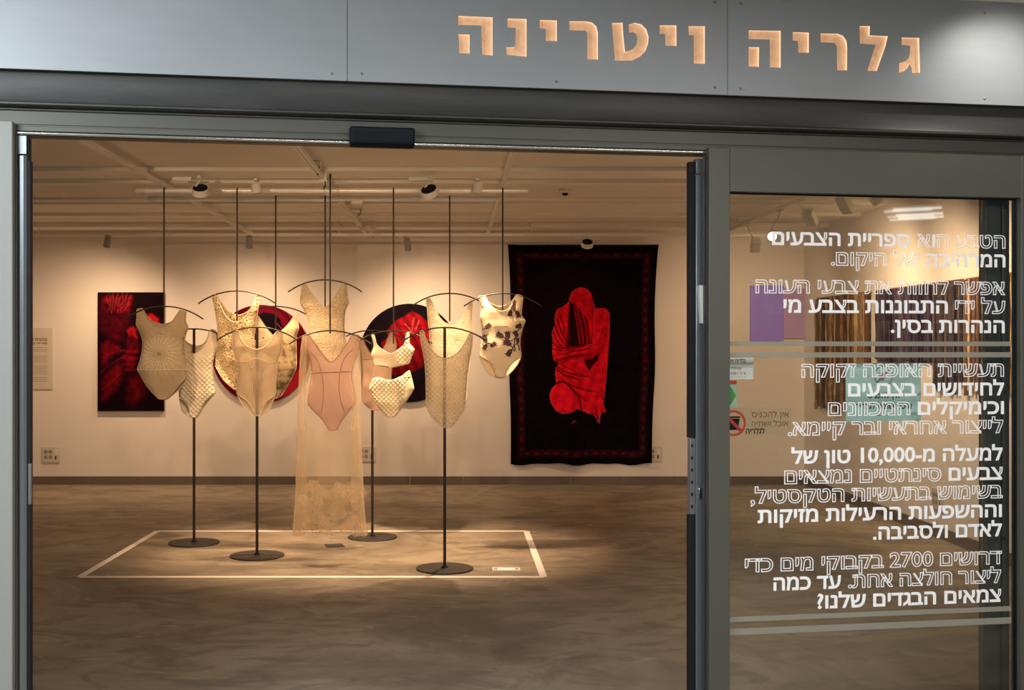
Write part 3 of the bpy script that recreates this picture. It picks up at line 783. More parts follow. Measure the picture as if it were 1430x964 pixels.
# G1 beige suit, sunburst embroidery
s = Shell(H['A'], 'a', [(56, 66), (106, 54), (112, 82), (140, 140), (188, 194), (240, 218), (290, 206), (338, 152), (370, 90), (378, 66), (434, 82), (424, 120), (424, 160), (446, 194), (436, 225), (412, 300), (414, 380), (430, 470), (440, 516), (420, 590), (350, 668), (285, 740), (220, 737), (140, 628), (60, 518), (80, 460), (100, 380), (105, 300), (86, 245), (54, 180), (60, 120)],
 [(56, 66), (106, 54), (125, 110), (170, 160), (240, 178), (310, 160), (360, 100), (378, 66), (434, 82), (424, 120), (424, 160), (446, 194), (436, 225), (412, 300), (414, 380), (430, 470), (440, 516), (420, 610), (360, 680), (285, 742), (220, 740), (130, 640), (60, 518), (80, 460), (100, 380), (105, 300), (86, 245), (54, 180), (60, 120)], D=.055)
lx, lz = s.loc([(240, 400)])[0]
M['g1'] = cloth('sunburst_lace', (.44, .33, .20), .1, .85, lambda t: petals(t, lx, lz), .8, .006, colfun=lambda t, c: t.mix(t.math('MULTIPLY', petals(t, lx, lz), .85), c, (.68, .56, .37)), glow=.15)
g = s.body('swimsuit', M['g1']); tag(g, 'beige sleeveless swimsuit with sunburst embroidery, hung before the red flower painting', 'swimsuit')
s.edging(M['bindtan'], g)
MB().tube(s.seam([(62, 517), (150, 517), (240, 517), (340, 517), (438, 516)]), .003, 6).build('waist_seam', M['bind'], g)
MB().tube(s.seam([(104, 268), (170, 264), (240, 262), (320, 262), (420, 266)]), .002, 6).build('bust_seam', M['bindtan'], g)
MB().tube(s.seam([(205, 250), (240, 236), (270, 248), (300, 256), (262, 240), (230, 228)]), .003, 6).build('bow', M['bindtan'], g)

# G2 white quilted suit on stand
s = Shell(H['1'], 'a', [(330, 220), (372, 214), (385, 270), (410, 335), (448, 384), (498, 402), (545, 372), (584, 322), (600, 262), (604, 214), (652, 220), (655, 290), (661, 350), (640, 410), (625, 470), (630, 560), (640, 650), (647, 692), (590, 735), (560, 770), (530, 830), (507, 876), (466, 872), (455, 800), (425, 752), (380, 728), (376, 650), (370, 560), (362, 470), (350, 410), (332, 350), (330, 290)],
 [(330, 220), (372, 214), (390, 260), (430, 320), (498, 345), (560, 320), (590, 270), (604, 214), (652, 220), (655, 290), (661, 350), (640, 410), (625, 470), (630, 560), (640, 650), (647, 692), (605, 740), (570, 790), (540, 840), (507, 880), (470, 876), (420, 856), (392, 815), (376, 740), (376, 650), (370, 560), (362, 470), (350, 410), (332, 350), (330, 290)], D=.055)
M['g2'] = cloth('white_quilting', (.90, .79, .58), .05, .8, quilt_h(84), .25, .008, glow=.1)
def puff2(x, z):
    k = 84; b = .014 * abs(math.sin((x + z) * k) * math.sin((x - z) * k))
    return b * min(1, max(.0, (-.20 - z) / .06))
g = s.body('swimsuit', M['g2'], None, .0055, puff2, 0); tag(g, 'white diamond-quilted swimsuit, half behind the beige sunburst suit', 'swimsuit')
s.edging(M['bind'], g)

# G3 gold netted suit
fr = [(24, 60), (60, 52), (90, 130), (130, 205), (170, 246), (210, 262), (250, 246), (290, 200), (322, 140), (345, 56), (378, 66), (358, 150), (350, 210), (338, 280), (330, 340), (326, 430), (336, 520), (352, 572), (310, 610), (270, 670), (240, 740), (190, 700), (130, 610), (60, 520), (62, 480), (70, 420), (74, 350), (68, 280), (58, 200), (44, 130)]
bk = [(24, 60), (60, 52), (95, 120), (140, 180), (210, 210), (280, 180), (322, 120), (345, 56), (378, 66), (358, 150), (350, 210), (338, 280), (330, 340), (326, 430), (336, 520), (352, 572), (320, 640), (280, 720), (240, 752), (180, 728), (110, 665), (50, 565), (62, 480), (70, 420), (74, 350), (68, 280), (58, 200), (44, 130)]
s = Shell(H['B'], 'b', fr, bk, D=.05)
net = cells(54, .05, .20, (1, 1, .7))
M['g3'] = cloth('gold_netting', (.42, .29, .13), .1, .8, net, .7, .006, colfun=lambda t, c: t.mix(net(t), c, (.78, .61, .35)), alpha=lambda t: t.math('ADD', t.math('MULTIPLY', net(t), .3), .7), glow=.2)
g = s.body('swimsuit', M['g3'], thick=0); tag(g, 'golden netted swimsuit hung before the left round painting', 'swimsuit')
s.edging(M['bind'], g, .003)

# G4 V-neck suit, mottled bottom
fr = [(346, 205), (356, 205), (372, 232), (410, 290), (465, 362), (540, 310), (590, 250), (628, 180), (638, 180), (634, 240), (650, 296), (626, 350), (628, 480), (632, 582), (580, 680), (520, 782), (490, 794), (450, 788), (400, 680), (344, 580), (340, 480), (345, 360), (334, 300), (344, 240)]
s = Shell(H['C'], 'b', fr, D=.045)
def mott(t, c):
    x, y, z = t.xyz(); low = t.n('ShaderNodeMapRange', {'Value': z, 1: -.28, 2: -.24, 3: 1.0, 4: 0.0}).outputs[0]
    sp = t.ramp(t.noise(24, 4), [(.45, (0, 0, 0)), (.6, (1, 1, 1))])
    return t.mix(low, c, t.mix(sp, (.34, .25, .13), (.14, .085, .04)))
M['g4'] = cloth('mottled_cloth', (.58, .44, .27), .08, .85, colfun=mott, glow=.2)
g = s.body('swimsuit', M['g4']); tag(g, 'tan V-neck swimsuit with thin straps and brown mottled bottom', 'swimsuit')
s.edging(M['bind'], g, .0025)
MB().lathe([(.006, 0), (.007, .002), (.003, .004)], 14, Matrix.Translation((s.loc([(400, 364)])[0][0], s.y(*s.loc([(400, 364)])[0], -1), s.loc([(400, 364)])[0][1])) @ Matrix.Rotation(PI / 2, 4, 'X')).build('button', M['inkbrown'], g)

# G4b sheer panelled suit on stand
fr = [(176, 322), (216, 308), (224, 334), (246, 382), (288, 426), (350, 450), (402, 436), (442, 400), (474, 348), (490, 312), (532, 326), (536, 400), (522, 470), (502, 520), (487, 600), (484, 700), (481, 772), (430, 800), (398, 850), (378, 915), (345, 920), (326, 880), (290, 810), (203, 762), (210, 700), (218, 600), (215, 540), (190, 500), (178, 430), (174, 370)]
bk = [(176, 322), (216, 308), (230, 330), (260, 370), (350, 392), (440, 370), (474, 338), (490, 312), (532, 326), (536, 400), (522, 470), (502, 520), (487, 600), (484, 700), (481, 772), (452, 840), (406, 916), (320, 926), (300, 906), (250, 850), (203, 764), (210, 700), (218, 600), (215, 540), (190, 500), (178, 430), (174, 370)]
s = Shell(H['2'], 'b', fr, bk, D=.05)
M['g4b'] = cloth('sheer_beige', (.60, .46, .29), .06, .8, alpha=.66, glow=.35)
M['g4p'] = cloth('beige_panel', (.70, .54, .35), .06, .8, alpha=.8, glow=.3)
g = s.body('swimsuit', M['g4b'], thick=0); tag(g, 'sheer beige panelled swimsuit with its stand pole showing through', 'swimsuit')
s.edging(M['bind'], g, .003)
mb = MB()
for pts in ([(215, 532), (258, 534), (300, 528), (350, 508), (400, 520), (440, 544), (494, 530)], [(285, 542), (300, 600), (322, 680), (332, 780), (338, 900)], [(435, 548), (408, 610), (396, 690), (384, 780), (376, 900)], [(300, 528), (320, 590), (350, 512)]): mb.tube(s.seam(pts), .0024, 6)
mb.build('seam', M['bind'], g)
for side in (0, 1):
    pl = [(218, 548), (282, 552), (304, 640), (324, 740), (332, 840), (290, 806), (205, 758), (212, 690)] if side == 0 else [(438, 556), (496, 540), (487, 610), (483, 766), (430, 796), (388, 850), (396, 720), (414, 620)]
    V, Fc = s.panel(chaikin(s.loc(pl)), -1, .02); mb = MB(); mb.add([(x, y - .003, z) for x, y, z in V], Fc); mb.build('side_panel', M['g4p'], g)

# G5 cream lace V-neck
s = Shell(H['D'], 'd', [(90, 68), (116, 62), (126, 88), (152, 132), (188, 180), (222, 218), (248, 192), (276, 158), (302, 110), (322, 62), (352, 68), (353, 110), (370, 180), (350, 210), (340, 260), (338, 320), (346, 380), (352, 430), (322, 500), (262, 548), (205, 500), (168, 460), (130, 400), (124, 340), (122, 290), (105, 230), (76, 180), (84, 130)], D=.045)
lace = cells(34, .02, .12)
M['g5'] = cloth('cream_lace', (.72, .58, .37), .12, .75, lambda t: t.math('ADD', lace(t), t.noise(46, 5)), .8, .006, alpha=lambda t: t.math('ADD', t.math('MULTIPLY', lace(t), .3), .68), glow=.3)
g = s.body('swimsuit', M['g5'], thick=0); tag(g, 'cream lace V-neck swimsuit, hung highest, above the nude suit', 'swimsuit')
s.edging(M['bind'], g, .0028)
mb = MB()
for pts in ([(222, 220), (224, 300), (228, 400)], [(272, 390), (284, 440), (298, 480)]): mb.tube(s.seam(pts), .003, 6)
mb.build('seam', M['bind'], g)

# G6 nude suit with long sheer skirt
fr = [(88, 380), (132, 364), (160, 412), (200, 470), (262, 546), (330, 462), (362, 410), (385, 362), (432, 372), (430, 420), (416, 490), (386, 560), (380, 620), (400, 700), (407, 770), (372, 808), (338, 852), (310, 895), (297, 928), (247, 930), (232, 895), (198, 850), (150, 806), (122, 770), (135, 680), (150, 590), (140, 520), (112, 450), (94, 400)]
s = Shell(H['E'], 'd', fr, D=.05)
M['g6'] = cloth('nude_mesh', (.60, .38, .28), .05, .8, alpha=.74, glow=.25)
M['g6s'] = cloth('rosy_seam', (.42, .24, .17), .05)
g = s.body('swimsuit', M['g6'], thick=0); tag(g, 'nude swimsuit with long sheer skirt hanging almost to the floor', 'swimsuit')
s.edging(M['g6s'], g, .0026)
mb = MB()
for pts in ([(145, 592), (200, 588), (262, 586), (320, 584), (380, 582)], [(120, 455), (155, 480), (185, 515), (212, 590), (222, 680), (218, 760), (205, 822)], [(392, 450), (362, 480), (335, 515), (315, 590), (310, 680), (322, 760), (342, 822)]):
    mb.tube(s.seam(pts), .0042 if pts[0][0] == 145 else .003, 6)
mb.build('seam', M['g6s'], g)
# skirt / overdress: open-fronted gathered tube from the shoulders to above the floor
M['veil'] = cloth('ivory_tulle', (.70, .54, .34), .06, .8, alpha=.27, glow=.35)
M['veil2'] = cloth('ivory_tulle_folds', (.72, .56, .35), .06, .8, alpha=.42, glow=.35)
M['petal'] = cloth('petal_organza', (.76, .60, .38), .10, .7, alpha=.36, glow=.45)
def dress():
    d, x0, z0 = H['E']; loc = lambda px, py: ((px - CX) / FPX * d - x0, EYE + (CY - py) / FPX * d - z0)
    rows = [(468, 423, 500), (490, 420, 503), (530, 418, 504), (580, 416, 504), (640, 414, 506), (690, 413, 508), (720, 411, 510), (746, 409, 514)]
    zs, ls, rs = [], [], []
    for py, a, b in rows:
        l, z = loc(a, py); r_, _ = loc(b, py); zs.append(z); ls.append(l); rs.append(r_)
    n, m = 96, 60; V = []
    for i in range(m):
        tt = i / (m - 1); z = zs[0] + (zs[-1] - zs[0]) * tt
        l = np.interp(-z, [-q for q in zs], ls); r_ = np.interp(-z, [-q for q in zs], rs); c, w = (l + r_) / 2, (r_ - l) / 2
        for j in range(n):
            a = 2 * PI * j / n; fold = (.05 + .09 * tt) * math.sin(9 * a + 1.3 * math.sin(3 * a)) + .035 * tt * math.sin(17 * a + 2)
            dep = .055 + .085 * tt
            hem = .012 * math.sin(5 * a) * (tt > .98)
            V.append((c + w * math.cos(a) * (1 + .25 * fold * abs(math.sin(a))), dep * math.sin(a) * (1 + fold * 2.2), z + hem))
    Fc = [(i * n + j, i * n + (j + 1) % n, (i + 1) * n + (j + 1) % n, (i + 1) * n + j) for i in range(m - 1) for j in range(n) if not (zs[0] + (zs[-1] - zs[0]) * i / (m - 1) > loc(0, 596)[1] and n * .54 < j < n * .96)]      # open in front of the suit
    mb = MB(); mb.add(V, Fc); mb.build('sheer_skirt', M['veil'], g)
    # side falls of doubled cloth
    for sd in (0, 1):
        mb = MB(); V = []
        m2, n2 = 40, 14
        for i in range(m2):
            tt = i / (m2 - 1); z = zs[0] + (zs[-1] - zs[0]) * tt
            l = np.interp(-z, [-q for q in zs], ls); r_ = np.interp(-z, [-q for q in zs], rs); ww = .045 + .05 * tt
            for j in range(n2):
                u = j / (n2 - 1); x = (l + u * ww) if sd == 0 else (r_ - u * ww)
                V.append((x, -.035 - .05 * tt * math.sin(u * PI) + .010 * math.sin(u * 11 + tt * 2), z - .004))
        mb.add(V, [(i * n2 + j, i * n2 + j + 1, (i + 1) * n2 + j + 1, (i + 1) * n2 + j) for i in range(m2 - 1) for j in range(n2 - 1)])
        mb.build('side_drape', M['veil2'], g)
    # organza petals sewn over the hem
    rr = random.Random(3)
    def petal(mb, x, y, z, R, ph, tl):
        nn, k = 14, 4; k0 = len(mb.v)
        for q in range(k + 1):
            for j in range(nn):
                a = 2 * PI * j / nn; rad = R * q / k * (1 + .10 * math.sin(5 * a + ph))
                mb.v.append((x + rad * math.cos(a), y - .004 * math.sin(PI * q / k) - .002 * math.sin(3 * a + ph) * q / k, z + rad * math.sin(a) * .95))
        for q in range(k):
            for j in range(nn): mb.f.append((k0 + q * nn + j, k0 + q * nn + (j + 1) % nn, k0 + (q + 1) * nn + (j + 1) % nn, k0 + (q + 1) * nn + j))
    for i in range(52):
        px, py = rr.uniform(418, 508), 674 + (i / 52) * 66; x, z = loc(px, py)
        tt = .8; c = .0; w = .22; u = min(.95, abs(x - .0) / w)
        y = -(.055 + .085 * tt) * math.sqrt(1 - u * u) - .018 - rr.random() * .012
        mb = MB(); petal(mb, x, y, z, rr.uniform(.030, .050), rr.uniform(0, 6), 0); mb.build('petal', M['petal'], g)
dress()

# G7 rosy tank suit on stand
s = Shell(H['3'], 'c', [(4, 336), (32, 330), (48, 380), (80, 430), (115, 446), (150, 422), (180, 370), (200, 294), (228, 292), (250, 382), (236, 440), (216, 500), (212, 600), (216, 742), (152, 792), (84, 796), (24, 742), (22, 600), (20, 450), (0, 400)], D=.05)
M['g7'] = cloth('rosy_jersey', (.50, .33, .23), .06, .8, alpha=.9, glow=.2)
g = s.body('swimsuit', M['g7'], thick=0); tag(g, 'rosy tan tank swimsuit, mostly behind the quilted two-piece', 'swimsuit')
s.edging(M['g6s'], g, .0026)
MB().tube(s.seam([(22, 470), (80, 462), (150, 470), (214, 500)]), .0025, 6).build('bust_seam', M['g6s'], g)

# G8 quilted two-piece
s = Shell(H['F'], 'c', [(84, 311), (103, 307), (110, 345), (118, 376), (160, 411), (210, 438), (260, 406), (297, 376), (306, 330), (311, 293), (331, 292), (328, 340), (326, 368), (364, 402), (336, 470), (326, 497), (260, 512), (205, 524), (150, 510), (107, 506), (99, 462), (82, 436), (105, 384), (96, 345)], D=.04, taper=.9)
M['g8'] = cloth('cream_satin', (.82, .69, .45), .04, .65, glow=.08)
g = s.body('bikini', M['g8'], None, .0056, lambda x, z: (.011 * abs(math.sin((x + z) * 90) * math.sin((x - z) * 90)) if x > .02 and z < -.04 else 0), .002)
tag(g, 'cream quilted two-piece bikini, bra above, bottoms dangling below', 'bikini')
s.edging(M['bind'], g, .003)
top = s
s = Shell(H['F'], 'c', [(92, 592), (130, 580), (165, 594), (200, 604), (235, 596), (270, 580), (302, 558), (330, 534), (344, 590), (360, 656), (310, 735), (242, 836), (180, 840), (145, 790), (110, 740), (70, 652)], D=.05, taper=.4)
yoff = 0
g2 = s.body('bikini_bottom', M['g8'], g, .0056, lambda x, z: (.014 * abs(math.sin((x + z) * 90) * math.sin((x - z) * 90))) if (z < -.16 - (x - .0) * .9 + .1 and x < .09 - (z + .44) * -.28) else 0, .002)
s.edging(M['bind'], g2, .003)
p0 = s.loc([(330, 534)])[0]; p1 = s.loc([(372, 420)])[0]; p2 = top.loc([(362, 402)])[0]
MB().tube([(p0[0], 0, p0[1]), ((p0[0] + p2[0]) / 2 + .006, 0, (p0[1] + p2[1]) / 2), (p2[0], 0, p2[1])], .0012, 6).build('thread', M['blacksteel'], g)
p0 = s.loc([(94, 592)])[0]; p2 = top.loc([(107, 505)])[0]
MB().tube([(p0[0], 0, p0[1]), (p2[0], 0, p2[1])], .0012, 6).build('thread', M['bind'], g)

# G9 cream lace suit behind the sheer checked one
s = Shell(H['G'], 'p', [(594.5, 418), (601, 416), (607, 430), (614, 444), (622, 452), (631, 453), (640, 450), (648, 440), (653, 428), (656, 420), (660.5, 421), (658.5, 445), (661, 470), (656, 505), (652, 540), (652, 560), (632, 584), (618, 584), (604, 560), (603, 520), (601, 480), (598, 450), (597, 435)], D=.045)
M['g9'] = cloth('ivory_lace', (.72, .60, .42), .1, .8, lambda t: t.math('ADD', cells(40, .02, .10)(t), t.noise(40, 4)), .7, .006, alpha=.85, glow=.25)
g = s.body('swimsuit', M['g9'], thick=0); tag(g, 'ivory lace swimsuit on the taller hanger, behind the sheer checked suit', 'swimsuit')
s.edging(M['bind'], g, .0028)

# G10 sheer checked suit on stand
fr = [(394, 287), (421, 281), (430, 328), (460, 390), (500, 440), (555, 466), (610, 450), (660, 405), (695, 345), (714, 297), (738, 305), (728, 400), (712, 480), (697, 560), (689, 700), (684, 787), (640, 850), (600, 908), (530, 902), (480, 845), (438, 787), (436, 700), (434, 560), (424, 450), (404, 360)]
s = Shell(H['4'], 'c', fr, D=.05)
def check(t):
    q = quilt_h(92)(t); return t.n('ShaderNodeMapRange', {'Value': q, 1: .25, 2: .5, 3: 1.0, 4: 0.0}).outputs[0]
M['g10'] = cloth('sheer_checked_net', (.52, .40, .25), .08, .8, check, .5, .004, alpha=lambda t: t.math('ADD', t.math('MULTIPLY', check(t), .22), .55), colfun=lambda t, c: t.mix(t.math('MULTIPLY', check(t), .6), c, (.78, .65, .43)), glow=.3)
g = s.body('swimsuit', M['g10'], thick=0); tag(g, 'sheer beige swimsuit with diamond net pattern on the nearest stand', 'swimsuit')
s.edging(M['bindtan'], g, .003)
mb = MB()
for i in range(5):
    for (xa, ya), (xb, yb) in (((440, 785), (530, 892)), ((682, 785), (602, 896))):
        u = (i + .5) / 5; cx, cy = xa + (xb - xa) * u, ya + (yb - ya) * u; cx += 14 if xa < 500 else -14; cy -= 4
        mb.tube(s.seam([(cx - 9, cy - 9), (cx + 9, cy - 9), (cx + 9, cy + 9), (cx - 9, cy + 9)], closed=True, sub=3), .002, 5)
mb.build('openwork', M['bind'], g)

# G11 suit with dark flower embroidery
fr = [(86, 100), (156, 84), (176, 140), (215, 195), (255, 228), (300, 245), (345, 238), (380, 215), (412, 165), (440, 110), (455, 74), (522, 92), (513, 150), (506, 220), (500, 285), (546, 330), (520, 380), (505, 440), (490, 500), (490, 580), (501, 660), (496, 686), (430, 720), (390, 765), (362, 820), (346, 874), (262, 876), (256, 850), (238, 790), (205, 730), (165, 695), (104, 668), (110, 600), (122, 520), (128, 450), (120, 370), (106, 300), (122, 215), (108, 150)]
bk = [(86, 100), (156, 84), (180, 130), (225, 175), (300, 198), (375, 175), (430, 120), (455, 74), (522, 92), (513, 150), (506, 220), (500, 285), (546, 330), (520, 380), (505, 440), (490, 500), (490, 580), (501, 660), (497, 690), (462, 760), (420, 812), (346, 882), (262, 884), (190, 842), (135, 772), (103, 690), (104, 668), (110, 600), (122, 520), (128, 450), (120, 370), (106, 300), (122, 215), (108, 150)]
s = Shell(H['H'], 'e', fr, bk, D=.055)
M['g11'] = cloth('cream_jersey', (.76, .61, .41), .04, .8, glow=.12)
M['thread'] = cloth('dark_brown_embroidery', (.050, .022, .024), .2, .9, glow=0)
g = s.body('swimsuit', M['g11']); tag(g, 'cream swimsuit with dark flower embroidery beside the black tapestry', 'swimsuit')
s.edging(M['bind'], g, .0035)
MB().tube(s.seam([(230, 380), (300, 381), (372, 378)]), .0016, 6).build('bust_seam', M['bindtan'], g)
def tulip(mb, cx, cy, ang, sz):
    sz *= 1.35
    sh = [(0, -1), (.35, -.8), (.55, -.3), (.5, .2), (.85, .85), (.4, .55), (.22, 1.0), (0, .6), (-.22, 1.0), (-.4, .55), (-.85, .85), (-.5, .2), (-.55, -.3), (-.35, -.8)]
    ca, sa = math.cos(ang), math.sin(ang)
    pl = s.loc([(cx + sz * (x * ca - y * sa), cy - sz * (x * sa + y * ca)) for x, y in sh])
    V, Fc = s.panel(pl, -1, .02); mb.add([(x, y - .003, z) for x, y, z in V], Fc)
sprays = [MB(), MB(), MB()]
which = lambda x, y: 0 if y < 310 else (1 if x < 265 else 2)
for a in ((392, 262, 3.0, 28), (468, 270, 3.6, 30), (182, 384, -.9, 28), (150, 500, .3, 32), (232, 560, -1.0, 28), (152, 585, 2.6, 26), (292, 470, 1.1, 34), (368, 470, .1, 34), (475, 382, -1.2, 28), (446, 456, .6, 28), (362, 545, 1.2, 36), (466, 520, .1, 24), (382, 640, 2.6, 32), (432, 165, .0, 24), (430, 205, .2, 22)): tulip(sprays[which(a[0], a[1])], *a)
for pts in ([(392, 240), (400, 205), (420, 180), (440, 130)], [(400, 205), (430, 235), (455, 255)], [(128, 410), (160, 402), (182, 390)], [(150, 540), (185, 545), (220, 556)], [(132, 545), (140, 580)], [(310, 476), (340, 490), (372, 520), (410, 522), (440, 498), (470, 470)], [(368, 500), (385, 560), (420, 590), (405, 615), (385, 640)], [(420, 590), (432, 545), (440, 500), (452, 470)], [(410, 600), (440, 625), (440, 600), (430, 570), (455, 548), (478, 570), (480, 615)], [(450, 452), (470, 420), (498, 396)]):
    sprays[which(*pts[0])].tube(s.seam(pts, lift=.003), .0042, 6)
for mb in sprays: mb.build('embroidered_spray', M['thread'], g)

# ================================================================== PICTURES ON THE BACK WALL
def vnoise(x, y, seed=0):
    x = np.asarray(x, float); y = np.asarray(y, float)
    def h(i, j): return np.modf(np.abs(np.sin(i * 127.1 + j * 311.7 + seed * 74.7) * 43758.5453))[0]
    i, j = np.floor(x), np.floor(y); fx, fy = x - i, y - j; fx = fx * fx * (3 - 2 * fx); fy = fy * fy * (3 - 2 * fy)
    return (h(i, j) * (1 - fx) + h(i + 1, j) * fx) * (1 - fy) + (h(i, j + 1) * (1 - fx) + h(i + 1, j + 1) * fx) * fy
def fbm(x, y, s=0, o=4): return sum(vnoise(x * 2 ** k, y * 2 ** k, s + k) * .5 ** (k + 1) for k in range(o))
def sdf(X, Y, poly):       # >0 inside, in the units of the points
    d = np.full(X.shape, 1e9); ins = np.zeros(X.shape, bool); n = len(poly)
    for i in range(n):
        (x0, y0), (x1, y1) = poly[i], poly[(i + 1) % n]; ex, ey = x1 - x0, y1 - y0
        tt = np.clip(((X - x0) * ex + (Y - y0) * ey) / max(ex * ex + ey * ey, 1e-9), 0, 1)
        d = np.minimum(d, np.hypot(X - x0 - tt * ex, Y - y0 - tt * ey))
        c = ((y0 <= Y) != (y1 <= Y)); xx = x0 + (Y - y0) / (ey if abs(ey) > 1e-9 else 1e-9) * ex; ins ^= c & (X < xx)
    return np.where(ins, d, -d)
def lined(X, Y, pts):
    d = np.full(X.shape, 1e9)
    for (x0, y0), (x1, y1) in zip(pts[:-1], pts[1:]):
        ex, ey = x1 - x0, y1 - y0; tt = np.clip(((X - x0) * ex + (Y - y0) * ey) / max(ex * ex + ey * ey, 1e-9), 0, 1)
        d = np.minimum(d, np.hypot(X - x0 - tt * ex, Y - y0 - tt * ey))
    return d
def sst(a, b, x): u = np.clip((x - a) / (b - a), 0, 1); return u * u * (3 - 2 * u)
def over(img, a, col): return img * (1 - a[..., None]) + np.asarray(col) * a[..., None]
def picture_grid(name, x0, x1, y0, y1, nx, ny, paint, place, mat, parent):
    """a fine sheet whose threads carry the picture; paint(X, Y in picture points) -> colour; place -> position"""
    X, Y = np.meshgrid(np.linspace(x0, x1, nx), np.linspace(y0, y1, ny)); img = np.clip(paint(X, Y), 0, 1)
    V = place(X, Y).reshape(-1, 3)
    Fc = [(j * nx + i, j * nx + i + 1, (j + 1) * nx + i + 1, (j + 1) * nx + i) for j in range(ny - 1) for i in range(nx - 1)]
    return pig_mesh(name, V, Fc, img.reshape(-1, 3), mat, parent)
def pig_mesh(name, V, Fc, cols, mat, parent, smooth=True):
    me = bpy.data.meshes.new(name); me.from_pydata([tuple(v) for v in V], [], Fc)
    at = me.color_attributes.new('pigment', 'FLOAT_COLOR', 'POINT')
    at.data.foreach_set('color', np.concatenate([cols, np.ones((len(cols), 1))], 1).ravel())
    bm = bmesh.new(); bm.from_mesh(me); bmesh.ops.recalc_face_normals(bm, faces=bm.faces[:]); bm.to_mesh(me); bm.free()
    return link(name, me, mat, parent, 0, smooth)
RED, DRED, BLK = np.array((.96, .010, .030)), np.array((.16, .003, .010)), np.array((.006, .002, .004))
SBK = YB / FPX                                       # metres per picture point on the back wall
def onwall(px, py, off=0.0): return P(px, py, YB - off)

